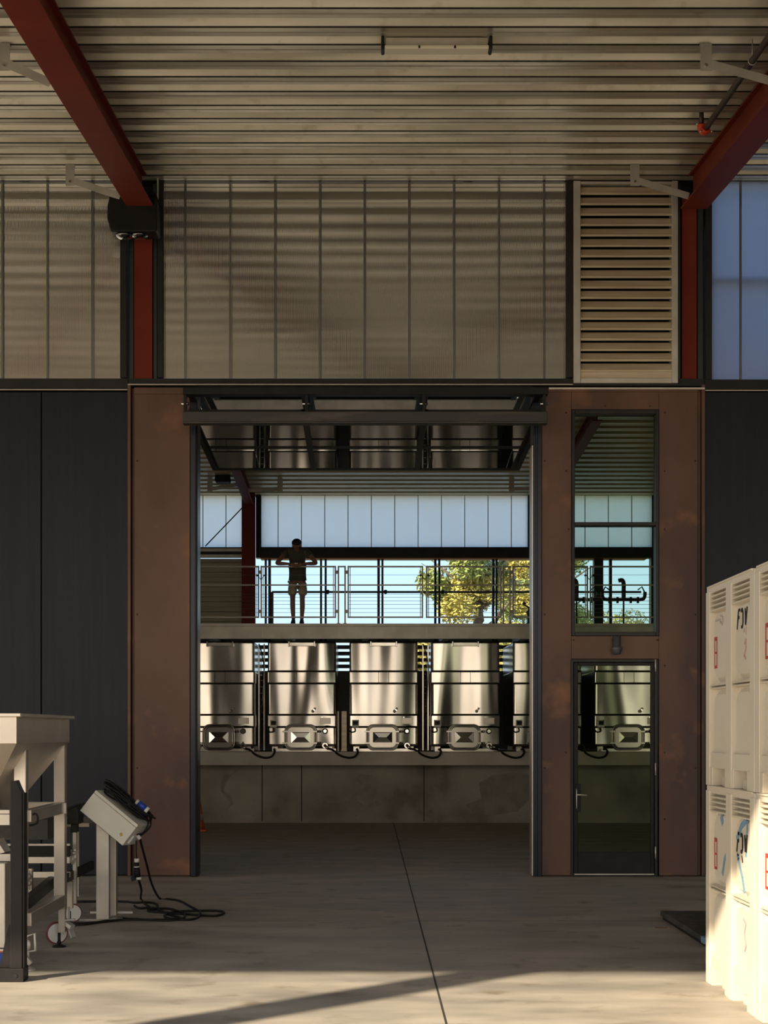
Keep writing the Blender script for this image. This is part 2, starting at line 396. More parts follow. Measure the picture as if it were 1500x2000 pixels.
polywindow('window_2', fx(319), fx(1105), fz(738), zc, [fx(362+87.6*k) for k in range(9)], [(fx(308), fx(319)-fx(308)), (fx(1105), fx(1119)-fx(1105))], M_poly, fz(545), [fx(515), fx(915)])
polywindow('window_3', fx(1390), 12, fz(742), zc, [fx(1447+88*k) for k in range(6)], [(fx(1378), fx(1390)-fx(1378))], M_polyb, fz(545), [])
# filler channels beside the columns
m = MB()
for a, b in ((249, 261), (297, 307), (1323, 1332), (1363, 1377)): m.box(fx(a)+.002, fx(b)-.002, D0+.05, D0+.2, fz(750), zc)
S(m.build('trim_9', mat('grey_channel', (.05, .05, .048), .4, .5), bevel=.01, seg=1))
m = MB(); m.box(fx(249), fx(307), D0+.21, D0+.26, 5.5, 8.08); m.box(fx(1323), fx(1377), D0+.21, D0+.26, 5.5, 8.08); m.box(fx(1119), fx(1323), D0+.21, D0+.26, 5.5, 8.08); S(m.build('wall_column_back', M_black))
# louver
lou = thing('louver', 'tall aluminium louver vent with horizontal blades, high on the wall over the narrow window', 'louver', (fx(1221), D0, fz(750)))
hw = (fx(1323)-fx(1119))/2-.002; H = zc-fz(750)-.01
m = MB(); m.box(-hw, -hw+.08, -.05, .15, 0, H); m.box(hw-.07, hw, -.05, .15, 0, H); m.box(-hw+.08, hw-.07, -.045, .15, 0, .06); m.box(-hw+.08, hw-.07, -.03, .15, H-.03, H)
m.build('louver_frame', M_alumw, lou, bevel=.004, seg=1)
m = MB(); n = 18; p = .1195
for k in range(n):
    z = .145+k*p
    m.prism([(-hw+.08, -.035, z-.012), (-hw+.08, -.035, z+.012), (-hw+.08, -.012, z+.020), (-hw+.08, .004, z+.055), (-hw+.08, .024, z+.094), (-hw+.08, .034, z+.098), (-hw+.08, .030, z+.088), (-hw+.08, .008, z+.04), (-hw+.08, -.004, z+.008), (-hw+.08, -.028, z-.012)], (2*hw-.15, 0, 0))
m.box(-hw+.08, hw-.07, -.02, 0, .06, .14)
m.build('louver_blades', M_alum, lou)
m = MB(); m.box(-hw+.08, hw-.07, .12, .15, .05, H); m.build('back_screen', M_black, lou)

# ---- tall window and the glazed door in the steel wall
w4 = bpy.data.objects.new('window_4', None); COL.objects.link(w4); w4.location = ((WL+WR)/2, D0, WBm); S(w4)
hw = (WR-WL)/2-.003; H = WT-WBm-.004
m = MB(); m.box(-hw, -hw+.035, -.02, .14, 0, H); m.box(hw-.035, hw, -.02, .14, 0, H); m.box(-hw+.035, hw-.035, -.02, .14, 0, .045); m.box(-hw+.035, hw-.035, -.02, .14, H-.05, H)
zz = fz(1027)-WBm; m.box(-hw+.035, hw-.035, -.02, .13, zz, zz+.04)
m.build('window_frame', M_bronze, w4, bevel=.004, seg=1)
m = MB(); m.box(-hw+.03, hw-.03, .05, .06, .04, zz); m.box(-hw+.03, hw-.03, .05, .06, zz+.04, H-.04); m.build('pane', M_glass, w4)
d1 = bpy.data.objects.new('door_1', None); COL.objects.link(d1); d1.location = ((DL+DR)/2, D0, 0); S(d1)
hw = (DR-DL)/2-.002; H = DT-.002
m = MB(); m.box(-hw, -hw+.03, -.03, .14, 0, H); m.box(hw-.03, hw, -.03, .14, 0, H); m.box(-hw, hw, -.03, .14, H-.035, H); m.box(-hw, hw, -.03, .14, 0, .02)
m.build('door_frame', M_bronze, d1, bevel=.004, seg=1)
m = MB(); gl, gr = fx(1129)-(DL+DR)/2, fx(1271)-(DL+DR)/2; gt, gb = fz(1300), fz(1664)
m.box(-hw+.035, gl, 0, .05, .03, H-.04); m.box(gr, hw-.035, 0, .05, .03, H-.04); m.box(gl, gr, 0, .05, .03, gb); m.box(gl, gr, 0, .05, gt, H-.04)
m.build('door_leaf', M_black, d1, bevel=.004, seg=1)
m = MB(); m.box(gl, gr, .02, .03, gb, gt); m.build('door_pane', M_glass, d1)
m = MB(); hx = fx(1128)-(DL+DR)/2; m.box(hx-.02, hx+.035, -.02, 0, fz(1586), fz(1531)); m.build('lock_plate', M_black, d1, bevel=.004)
m = MB(); m.tube([(hx-.005, 0, fz(1552)), (hx-.005, -.05, fz(1552)), (hx+.03, -.055, fz(1552)), (hx+.10, -.05, fz(1553))], .009, 8); m.tube([(hx-.015, -.01, fz(1540)), (hx-.015, -.035, fz(1545)), (hx-.015, -.035, fz(1575)), (hx-.015, -.01, fz(1580))], .007, 8); m.build('door_handle', M_galv, d1)
m = MB()
for py in (1300, 1502, 1665): m.cyl((hw-.025, -.035, fz(py+12)), (hw-.025, -.035, fz(py-12)), .009, 8)
build_split(m, 'hinge', M_galv, d1)
m = MB(); m.box(-hw+.04, hw-.04, -.035, .0, .022, .034); m.build('sill_strip', M_galv, d1)

# =================================================================== inside room behind
DB = 31.5
bx_ = lambda px: PX(px, DB)
bz_ = lambda py: PZ(py, DB)
m = MB(); m.box(-9, 9, 28.5, 28.75, 0, 1.06); 
S(m.build('wall_plinth', M_conc))
m = MB()
for px in (512, 589, 828): m.box(PX(px, 28.5)-.010, PX(px, 28.5)+.010, 28.493, 28.5, .0, 1.06)
for px in (433, 496, 559, 622, 760, 695, 890, 952, 1015):
    for py in (1562, 1593): m.lathe((PX(px, 28.5), 28.497, PZ(py, 28.5)), [(.016, 0), (.016, .004)], 8, None)
S(m.build('trim_10', mat('form_joint', (.055, .048, .04), .9)))
M_stainw = mat('damp_stain_on_concrete', (.20, .18, .145), .6, 0, (.29, .26, .21), 5)
for poly in ([(438, 1506), (470, 1502), (452, 1514), (440, 1530), (437, 1545), (452, 1556), (455, 1570), (440, 1584), (449, 1568), (440, 1555), (431, 1545), (432, 1525)],
             [(633, 1560), (650, 1552), (690, 1549), (730, 1545), (736, 1553), (745, 1572), (720, 1578), (700, 1566), (668, 1563), (640, 1568)],
             [(690, 1520), (705, 1512), (728, 1515), (722, 1530), (704, 1532)],
             [(910, 1572), (940, 1560), (935, 1530), (960, 1515), (1000, 1508), (1036, 1512), (1036, 1560), (1010, 1585), (960, 1592), (925, 1588)]):
    m = MB(); m.prism([(PX(a, 28.5), 28.498, PZ(b, 28.5)) for a, b in poly], (0, .004, 0)); S(m.build('trim_11', M_stainw))
m = MB(); m.box(-9, 9, 27.9, 31.5, 1.065, 1.31); S(m.build('wall_plinth.001', M_slab, bevel=.01))
m = MB(); m.box(-9, 9, 28.49, 28.499, 0, .03); S(m.build('baseboard_back', M_conc))
m = MB()
m.box(-9, -8.8, 18.25, 31.6, 0, 6.9); S(m.build('wall_inner_left', M_conc))
m = MB(); m.box(8.8, 9, 18.25, 31.6, 0, 6.9); S(m.build('wall_inner_right', M_conc))
# rear wall: siding left, openings, header, translucent band
z0, z1, z2, z3 = 3.50, bz_(1091), bz_(1069), bz_(967)
m = MB(); m.box(-9, 9, DB, DB+.2, 1.31, 2.9)
for k in range(5): m.box(-9, 9, DB, DB+.2, 2.96+.13*k, 3.03+.13*k)
S(m.build('wall_back', M_conc))

m = MB(); x1 = bx_(474); k = 0; z = z0
while z < z1:
    m.box(-8.8, x1, DB+.01+.02*(k % 2), DB+.12, z, min(z+.1, z1)); z += .1; k += 1
S(m.build('wall_back.001', mat('tan_siding', (.30, .26, .18), .5, .3), bevel=.006, seg=1))
m = MB(); m.box(-8.8, bx_(474), DB-.08, DB, bz_(1078), bz_(1072)); m.box(-8.8, bx_(474), DB-.08, DB, bz_(1090), bz_(1084)); S(m.build('trim_12', M_galv))
m = MB(); m.box(bx_(500), 5.72, DB-.05, DB+.2, z1+.012, z2); m.box(bx_(500), bx_(508), DB-.05, DB+.2, z2, z3); m.box(-8.8, bx_(474), DB-.02, DB+.2, bz_(1084)+.001, z2); m.box(5.72, 8.8, DB, DB+.2, z0, z3)
m.box(bx_(1271), 5.72, DB-.05, DB+.2, z0, z2)
S(m.build('trim_13', M_bronze))
m = MB(); m.box(bx_(509), 5.6, DB-.05, DB+.25, z1-.012, z1+.010); S(m.build('trim_14', mat('warm_timber_soffit', (.45, .20, .08), .6)))
def rearwin(name, x0, x1, seams):
    w = bpy.data.objects.new(name, None); COL.objects.link(w); w.location = (0, DB, z2); S(w)
    m = MB(); m.box(x0, x1, .05, .07, 0, z3-z2); m.build('pane', M_polyr, w)
    m = MB()
    for x in seams: m.box(x-.008, x+.008, .02, .045, 0, z3-z2)
    build_split(m, 'joint_strip', mat('grey_joint', (.62, .68, .68), .5), w)
    m = MB(); m.box(x0-.06, x0, -.01, .1, 0, z3-z2); m.box(x1, x1+.05, -.01, .1, 0, z3-z2); m.build('window_frame', M_bronze, w)
rearwin('window_5', -8.7, bx_(473), [bx_(px) for px in (441, 396)])
rearwin('window_6', bx_(510), bx_(1031), [bx_(543+45.6*k) for k in range(11)])
rearwin('window_7', bx_(1046), bx_(1290), [bx_(1143-45.6+45.6*k) for k in range(4)])
# upright frame posts of the rear openings, tube rail in front of the sky
m = MB()
for a, b in ((517, 521), (524, 529), (625, 629), (634, 638), (737, 742), (745, 749), (848, 852.5), (856, 860), (961, 965.5), (968, 971.5), (1050, 1058), (1190, 1195)):
    m.box(bx_(a), bx_(b), DB-.03, DB+.08, z0, z1)
m.box(bx_(1159), bx_(1177), DB-.1, DB+.1, z0, z1)
S(m.build('trim_15', M_bronze))
m = MB(); m.cyl((bx_(531), DB+.03, bz_(1156)), (5.5, DB+.03, bz_(1156)), .022, 8)
for px in (635, 748, 860): m.ball((bx_(px+5), DB+.0, bz_(1156)), .045, 8)
m.box(bx_(529), bx_(534), DB, DB+.05, z0, bz_(1156))
S(m.build('trim_16', M_pipe))

# =================================================================== steel frame: columns, tapered beams, braces
def column(px0, px1, y, x0, x1, z0, z1, label):
    t = thing('steel_column', label, 'column', ((x0+x1)/2, y+.1, z0)); w = (x1-x0)/2-.002; h = z1-z0
    m = MB(); m.box(-w, w, -.10, -.08, 0, h); m.box(-.01, .01, -.08, .08, 0, h); m.box(-w, w, .08, .10, 0, h); m.build('column_shaft', M_red, t)
    if y < 20: m = MB(); m.box(-w-.05, w+.16, .0, .02, EYE+5.86-z0, h); m.build('cap_plate', M_red, t)
    return t
column(0, 0, D0+.03, fx(261), fx(297), fz(752), 7.85, 'red painted steel column between the two translucent wall sheets, under the black lamp box')
column(0, 0, D0+.03, fx(1333), fx(1362), fz(752), 7.85, 'red painted steel column beside the aluminium louver')
for o in list(bpy.data.objects):
    if o.name.startswith('column_shaft'):
        pass
column(0, 0, 31.22, bx_(474), bx_(500), 3.57, innH(31.3), 'dark red column standing on the catwalk level behind the railing')
def beam(X, ya, yb, Ha, Hb, topf, w, label, mt=M_red):
    """tapered I-beam: Ha/Hb heights of its bottom flange at ya/yb, web up to the deck"""
    t = thing('steel_beam', label, 'beam', (X, yb, Hb)); m = MB(); f = .02
    P = lambda x, y, z: (x, y-yb, z-Hb)
    m.hexa([P(X-w/2, ya, Ha), P(X+w/2, ya, Ha), P(X-w/2, yb, Hb), P(X+w/2, yb, Hb), P(X-w/2, ya, Ha+f), P(X+w/2, ya, Ha+f), P(X-w/2, yb, Hb+f), P(X+w/2, yb, Hb+f)])
    for v in m.bm.verts: v.co.x -= X
    bt = m.build('bottom_flange', mt, t, bevel=.003, seg=1)
    m = MB(); c = .008
    m.hexa([P(-c, ya, Ha+f), P(c, ya, Ha+f), P(-c, yb, Hb+f), P(c, yb, Hb+f), P(-c, ya, topf(ya)), P(c, ya, topf(ya)), P(-c, yb, topf(yb)), P(c, yb, topf(yb))])
    m.build('web', mt, t)
    m = MB(); g = -.02; w = .12 if mt is M_red and w > .2 else w*.8
    m.hexa([P(-w/2, ya, topf(ya)+g), P(w/2, ya, topf(ya)+g), P(-w/2, yb, topf(yb)+g), P(w/2, yb, topf(yb)+g), P(-w/2, ya, topf(ya)), P(w/2, ya, topf(ya)), P(-w/2, yb, topf(yb)), P(w/2, yb, topf(yb))])
    m.build('top_flange', mt, t)
    return t
bH = lambda y: EYE+5.92+.0865*(y-17.6)
for X, lab in ((-2.585, 'red tapered steel beam running overhead to the black lamp box'), (3.67, 'red tapered steel beam running overhead to the louver side, beside the sprinkler pipe')):
    beam(X, 1.6, 17.62, bH(1.6), bH(17.62), deckH, .30, lab)
    # haunch that stands on the column
m = MB()
ibH = lambda y: EYE+4.56-.05*(y-31.3)
beam(-2.42, 24.5, 31.2, ibH(24.5), ibH(31.2), innH, .17, 'dark red beam under the inner ceiling running back to the catwalk column')
beam(3.58, 24.5, 31.2, ibH(24.5), ibH(31.2), innH, .17, 'dark red beam under the inner ceiling seen through the tall window')
for X, lab in ((-8.35, 'red steel column at the open front edge of the canopy, first'), ):
    t = thing('steel_column', 'red steel column carrying the open front edge of the canopy', 'column', (X, 1.66, 0)); m = MB(); m.box(-.15, .15, -.15, .15, 0, 6.52); m.build('column_shaft', M_red, t)
def brace(name, px, ptop, side, endx, endH, y, H, label, sc=1.0, mt=M_galv):
    """plate hanging from the deck with an angle brace to the beam"""
    X = PX(px, y); top = H(y); L = .235*sc
    t = thing('flange_brace', label, 'brace', (X, y, top), group=None)
    m = MB(); m.box(-.05*sc, .05*sc, -.004, .004, -L, .0); m.box(-.05*sc, .05*sc, -.004, .05, -.012, -.002); m.build('bracket', mt, t)
    m = MB(); a = Vector((.04*sc*side, -.01, -L+.05*sc)); b = Vector((endx-X, -.01, endH-top)); m.bar(a, b, .006, .075*sc, (0, 0, 1)); m.bar(a+Vector((0, .03, .033*sc)), b+Vector((0, .03, .033*sc)), .06, .006); m.build('brace_arm', mt, t)
    m = MB(); m.cyl((0, -.02, -L+.045*sc), (0, .0, -L+.045*sc), .014*sc, 8); m.build('bolt', M_mirror, t)
    return t
brace('', 137, 0, 1, -2.76, EYE+5.93, 17.23, deckH, 'galvanised brace and bracket at the wall, beside the black lamp box')
brace('', 1240, 0, 1, 3.53, EYE+5.93, 17.23, deckH, 'galvanised brace and bracket in front of the louver')
brace('', 1379, 0, 1, 3.53, EYE+5.61, 13.46, deckH, 'galvanised brace and bracket crossing the sprinkler pipe')
brace('', 8, 0, 1, -2.76, EYE+5.61, 13.46, deckH, 'galvanised brace cut by the picture edge, its bracket nearly out of frame')
brace('', 410, 0, 1, -2.52, EYE+4.78, 30.0, innH, 'small brace under the inner ceiling beside the dark hanging lamp')
brace('', 547, 0, -1, -2.34, EYE+4.66, 30.0, innH, 'small brace under the inner ceiling above the standing person')
brace('', 999, 0, 1, 3.48, EYE+4.70, 30.0, innH, 'small brace under the inner ceiling near the doorway jamb, away from the person')
# diagonal rod across the rear translucent band
m = MB(); m.cyl((bx_(402), 31.4, bz_(1068)), (bx_(475), 31.4, bz_(992)), .012, 8)
tag(m.build('brace_rod', M_black), 'thin black diagonal tie rod crossing the small translucent band', 'rod')
# =================================================================== lift door folded up under the header
od = thing('overhead_door', 'glazed folding lift door raised under the black header, tanks mirrored in its panes', 'lift door', (0, 17.5, 0))
lh = lambda y: EYE+3.60-.044*(y-17.55)          # lower leaf
uh = lambda y: EYE+3.80-.028*(y-17.5)           # upper leaf
def leafbar(m, x0, x1, ya, yb, H, t=.05):
    m.hexa([(x0, ya-17.5, H(ya)-.004), (x1, ya-17.5, H(ya)-.004), (x0, yb-17.5, H(yb)-.004), (x1, yb-17.5, H(yb)-.004), (x0, ya-17.5, H(ya)+t), (x1, ya-17.5, H(ya)+t), (x0, yb-17.5, H(yb)+t), (x1, yb-17.5, H(yb)+t)])
xs = [-2.05, -.74, .625, 1.935]
for nm, H, y0, y1, mid in (('lower_leaf', lh, 17.58, 20.6, 19.3), ('upper_leaf', uh, 17.45, 20.4, 19.0)):
    m = MB()
    for x, w in ((-2.05, .07), (-.775, .07), (.59, .07), (1.865, .07)): leafbar(m, x, x+w, y0, y1, H)
    for a, b in ((y0, y0+.07), (y1-.05, y1)): leafbar(m, -1.98, 1.865, a, b, H, .045)
    if nm == 'lower_leaf': leafbar(m, -1.98, 1.865, mid-.025, mid+.025, H, .04)
    f = m.build(nm, M_black, od)
    for i in range(3):
        m = MB(); a, b = (-1.98, -.705, .66)[i], (-.775, .59, 1.865)[i]
        leafbar(m, a, b, y0+.05, y1-.04, lambda y: H(y)+.012, .008); m.build('glass_pane', M_glassd, f)
m = MB(); m.box(PX(357, 17.4), PX(1069, 17.4), -.12, .0, PZ(828, 17.4), PZ(804, 17.4)); m.box(PX(357, 17.4), PX(1069, 17.4), -.14, -.121, PZ(828, 17.4), PZ(824, 17.4))
m.build('stiffener_beam', M_dirty, od, bevel=.006)
m = MB(); m.box(PX(357, 17.4), PX(1071, 17.4), -.1, .05, PZ(770, 17.4), PZ(756, 17.4)); m.box(PX(357, 17.4), PX(1071, 17.4), .05, .38, PZ(756, 17.5)-.03, PZ(756, 17.5))
m.build('header_bar', M_black, od, bevel=.004)
for px in (361, 598, 828, 1064):
    m = MB(); x = PX(px, 17.4); m.box(x-.016, x+.016, -.08, -.02, PZ(805, 17.4), PZ(769, 17.4)); h = m.build('hinge_link', M_black, od)
    m = MB(); m.cyl((x-.045, -.05, PZ(787, 17.4)), (x+.045, -.05, PZ(787, 17.4)), .016, 8); m.build('pin', M_mirror, h)
for sx in (-1, 1):                                # side arms from the beam down to the leaf edge
    m = MB(); x = -2.03 if sx < 0 else 1.94
    m.bar((x, -.02, lh(17.5)-.02), (x, 2.9, lh(20.4)-.02), .05, .05); m.build('side_rail', M_black, od)

# =================================================================== lamp box on the left column
lb = thing('lamp_box', 'black boxy lamp with two small glass domes below, fixed high on the left red column', 'lamp', (fx(258), D0, fz(458)))
k = 17.48; lx = lambda px: PX(px, k)-fx(258); lz = lambda py: PZ(py-4, k)-fz(458)
m = MB(); m.prism([(lx(a), -.42, lz(b)) for a, b in ((216, 456), (305, 456), (307, 452), (306, 405), (304, 386), (214, 386), (209, 407), (209, 430))], (0, .30, 0)); m.build('housing', M_black, lb, bevel=.015)
m = MB(); m.box(lx(211), lx(305), -.44, -.05, lz(386), lz(382)); m.box(-.06, .20, -.13, .04, .1, .4); m.build('mounting_plate', M_black, lb)
for x in (-.10, .07):
    m = MB(); m.lathe((x+.06, -.30, lz(456)), [(.10, 0), (.095, -.02), (.07, -.04), (.03, -.05)], 16); m.build('lamp_dome', M_glassd, lb)
m = MB()
for x in (-.14, .12): m.ball((x, -.44, lz(384)), .008, 6)
build_split(m, 'bolt', M_mirror, lb)
m = MB(); m.tube(spline([(.31, -.1, .66), (.31, -.1, .40), (.30, -.12, .28), (.27, -.15, .22)], 5), .010, 8)
m.box(.22, .33, -.13, -.07, .63, .66); m.build('conduit', M_galv, lb)

# hanging black lamp under the inner ceiling
il = thing('lamp_box', 'small black lamp hanging under the inner ceiling left of the dark red beam', 'lamp', (PX(434, 29.6), 29.6, PZ(941, 29.6)))
m = MB(); m.prism([(a/100., 0, b/100.) for a, b in ((-13, 0), (13, 0), (14.5, 5), (12, 27), (-12, 27), (-14.5, 5))], (0, .25, 0)); m.build('housing', M_rubber, il, bevel=.01)
m = MB(); m.box(-.02, .02, .1, .14, .26, innH(29.85)-PZ(941, 29.6)-.01); m.build('stem', M_black, il)

# long ceiling light under the canopy
yl = 13.3; cl = thing('ceiling_light', 'long narrow linear light with black end caps under the metal deck', 'light', (PX(853, yl), yl, deckH(yl)-.10))
m = MB(); m.box(-.44, .44, .0, .08, .02, .095); m.build('housing', M_alumw, cl, bevel=.004)
m = MB(); m.box(-.445, .445, -.03, .10, -.012, .019); m.build('diffuser', M_lampglass, cl, bevel=.008)
for x in (-1, 1):
    m = MB(); m.box(min(x*.447, x*.475), max(x*.447, x*.475), -.035, .105, -.016, .1); m.build('end_cap', M_black, cl, bevel=.01)
m = MB()
for x in (-.15, .155): m.box(x-.008, x+.008, -.034, -.028, -.010, .012)
build_split(m, 'clip', M_black, cl)

# sprinkler pipe
pa = Vector((PX(1378, 15.38), 15.38, PZ(252, 15.38))); pb = Vector((PX(1500, 12.89), 12.89, deckH(12.89)-.16)); pc = pa+(pb-pa)*3.2
sp = thing('sprinkler_pipe', 'dark brown sprinkler pipe with a bright red coupling near the louver side beam', 'pipe', pa)
Z0 = Vector((0, 0, 0))
m = MB(); m.cyl(Z0, pc-pa, .029, 12); m.build('pipe', M_pipe, sp)
m = MB(); m.cyl((-.035, .03, .05), (-.035, .03, deckH(15.38)-pa.z+.05), .024, 10); m.build('riser', M_pipe, sp)
m = MB(); m.tube(spline([(.0, -.03, -.0), (-.01, .02, -.015), (-.03, .035, .02), (-.035, .03, .06)], 5), [.042]*15+[.04], 12)
m.cyl((-.075, .03, .055), (.005, .03, .055), .014, 8); m.cyl((-.05, -.02, -.03), (.05, -.02, -.03), .014, 8); m.build('coupling', M_redp, sp)
m = MB()
for p in ((-.08, .02, .055), (.01, .02, .055), (-.055, -.03, -.035), (.055, -.03, -.035)): m.ball(p, .012, 6)
build_split(m, 'coupling_bolt', M_galv, sp)
m = MB(); q = (pb-pa)*.78; m.cyl(q+Vector((0, 0, .03)), q+Vector((0, 0, deckH(pa.y+q.y)-pa.z-q.z+.03)), .005, 6); m.tube([q+Vector((.034*math.cos(t), 0, .034*math.sin(t))) for t in [i*math.pi/6 for i in range(12)]], .004, 6, closed=True); m.build('hanger', M_galv, sp)

# downlight above the door
wl = thing('wall_light', 'small grey cone downlight on the rust steel wall between tall window and door', 'light', (fx(1203), D0, fz(1278)))
m = MB(); m.lathe((0, -.07, 0), [(.042, .0), (.048, .02), (.064, .055), (.066, .07), (.045, .085), (.043, .205)], 20); m.build('shade', mat('grey_lamp_paint', (.10, .10, .11), .4, .3), wl)
m = MB(); m.box(-.04, .04, -.03, .0, .06, .19); m.build('wall_plate', M_black, wl, bevel=.004)

# =================================================================== catwalk
cw = thing('catwalk', 'steel catwalk with pale channel edge over the tanks', 'catwalk', (0, 28.2, 3.35))
m = MB(); hz = PZ(1222, 28.2)-3.35
m.box(-8.7, 8.7, .0, .012, 0, hz); m.box(-8.7, 8.7, -.06, .0, 0, .012); m.box(-8.7, 8.7, -.06, 0, hz-.012, hz); m.build('edge_channel', M_galv, cw)
m = MB(); m.box(-8.7, 8.7, -.07, 3.25, hz+.001, hz+.035); m.build('deck_plate', M_galv, cw)
m = MB()
for px in (513, 833, 988): x = PX(px, 28.2); m.box(x-.012, x+.012, -.004, .0, .012, hz-.012)
build_split(m, 'joint', M_alumw, cw)
m = MB()
for x in (-7.5, -4.55, -3.05, -1.55, -.08, 1.45, 2.93, 4.4): m.box(x-.06, x+.06, .05, 3.2, hz-.16, hz)
build_split(m, 'joist', M_black, cw)
DZ = 3.35+hz+.035
# =================================================================== railing
RY = 28.16
def rail_proto(side=1):
    w = 1.341; r = .0135
    t = thing('railing_section', 'x', 'railing', (0, RY, DZ), group='railing sections along the catwalk')
    m = MB()
    for x in (0, w): m.box(x-r, x+r, -r, r, .10, 1.045)
    for z in (.115, 1.03): m.box(r, w-r, -r, r, z-r, z+r)
    for x, sx in ((.035, 1), (w-.035, -1)): m.box(x-.006, x+.006, -.006, .006, .13, 1.016)
    m.build('rail_frame', M_rail, t)
    m = MB(); m.box(r, w-r, -.010, .010, .685, .709); m.build('middle_rail', M_rail, t)
    m = MB()
    for z in (.88, .53, .475, .41, .345, .27, .20): m.cyl((.0, 0, z), (w, 0, z), .0035, 5)
    build_split(m, 'cable', M_rail, t)
    m = MB()
    for z in (.22, .93):
        h0 = w+r if side > 0 else -r-.05
        m.box(h0, h0+.05, -.012, .012, z-.03, z+.03)
    build_split(m, 'hinge', M_rail, t)
    return t
rp_ = rail_proto(); rl_ = rail_proto(-1); PXR = lambda px: PX(px, RY)
secs = [(505, 'railing section in front of the tan siding, cut off by the doorway jamb'), (655, 'railing section the person leans on'),
        (825, 'railing section right beside the person, only sky behind it'), (978, 'railing section in front of the yellow leaved tree'),
        (1147, 'railing section running from the doorway jamb behind the rust steel wall into the tall window'), (1298, 'railing section filling the tall window')]
for i, (px, lab) in enumerate(secs):
    x = PXR(px)-1.341
    if i == 0: rp_.location = (x, RY, DZ); rp_['label'] = lab
    elif i == 2: rl_.location = (x, RY, DZ); rl_['label'] = lab
    else: dup(rl_ if i == 4 else rp_, (x, RY, DZ), lab)
pp = thing('railing_post', 'narrow double railing post beside the standing person', 'railing post', (PXR(667.5), RY, DZ), group='double posts of the railing')
m = MB(); 
for x in (-.06, .06): m.box(x-.014, x+.014, -.014, .014, -.0, 1.045)
m.box(-.046, .046, -.012, .012, 1.018, 1.043); m.box(-.046, .046, -.01, .01, .685, .709); m.build('post_frame', M_rail, pp)
m = MB()
for x in (-.06, .06): m.box(x-.03, x+.03, -.05, .05, 0, .008)
build_split(m, 'foot_plate', M_rail, pp)
dup(pp, (PXR(989.5), RY, DZ), 'narrow double railing post in front of the tree')
dup(pp, (PXR(1311.5), RY, DZ), 'narrow double railing post hidden behind the rust steel wall past the tall window')
for px, lab in ((510, 'short chain across the railing gap by the dark red column'), (829, 'short chain across the railing gap in front of the sky'), (1151, 'short chain across the railing gap behind the tall window')):
    a = PXR(px-6); b = PXR(px+6); m = MB()
    pts = spline([(a, RY-.02, DZ+.87), ((a+b)/2, RY-.03, DZ+.80), (b, RY-.02, DZ+.87)], 4)
    for i, p in enumerate(pts[::1]): m.ball(p, .014, 6, (1, .5, .6))
    m.ball(pts[0]-Vector((.02, 0, 0)), .022, 6); m.ball(pts[-1]+Vector((.02, 0, 0)), .022, 6)
    tag(m.build('chain', M_pipe), lab, 'chain', 'chains closing the railing gaps')

# pipe manifolds on the far side, seen through the tall window
def manifold(px, py, label, s=1.0):
    y = 30.6; t = thing('pipe_manifold', label, 'pipework', (PX(px, y), y, DZ)); z = PZ(py, y)-DZ
    m = MB(); m.tube(spline([(-.42, 0, z+.12), (-.41, 0, z+.02), (-.34, 0, z-.03), (0, 0, z-.03), (.34, 0, z-.03), (.41, 0, z+.02), (.42, 0, z+.12)], 5), .035, 10); m.build('pipe', M_pipe, t)
    m = MB(); m.tube(spline([(0, 0, z-.03), (0, 0, z+.12), (0, 0, z+.28), (-.03, 0, z+.35), (-.10, 0, z+.34)], 4), .042, 10); m.cyl((0, 0, z+.1), (0, 0, z+.14), .06, 10); m.build('riser', M_pipe, t)
    m = MB()
    for x in (-.28, -.12, .14, .28): m.box(x-.02, x+.02, -.03, .03, z-.10, z+.02)
    build_split(m, 'valve', M_black, t); m = MB(); m.tube([(-.42, 0, z+.1), (-.36, 0, z+.22), (-.28, 0, z+.16)], .015, 6); m.tube([(.42, 0, z+.1), (.36, 0, z+.22), (.28, 0, z+.16)], .015, 6); build_split(m, 'drain_pipe', M_black, t)
    m = MB(); m.box(-.015, .015, -.015, .015, 0, z-.05); m.build('stand', M_black, t)
    return t
manifold(1218, 1168, 'dark pipe manifold behind the railing, in the middle of the tall window')
manifold(1126, 1168, 'dark pipe manifold behind the railing, at the jamb side of the tall window')
vs = thing('valve_stand', 'small dark valve stand on the catwalk close to the doorway jamb', 'valve', (PX(1034, 28.9), 28.9, DZ))
m = MB(); m.lathe((0, 0, 0), [(.06, 0), (.06, .05), (.04, .08), (.045, .22), (.07, .26), (.03, .3), (.03, .36)], 12); m.build('valve_body', M_pipe, vs)
m = MB(); m.bar((0, 0, .34), (-.09, 0, .40), .02, .03); m.ball((-.10, 0, .42), .035, 8); m.ball((.05, 0, .38), .04, 8); m.build('handle', M_pipe, vs)

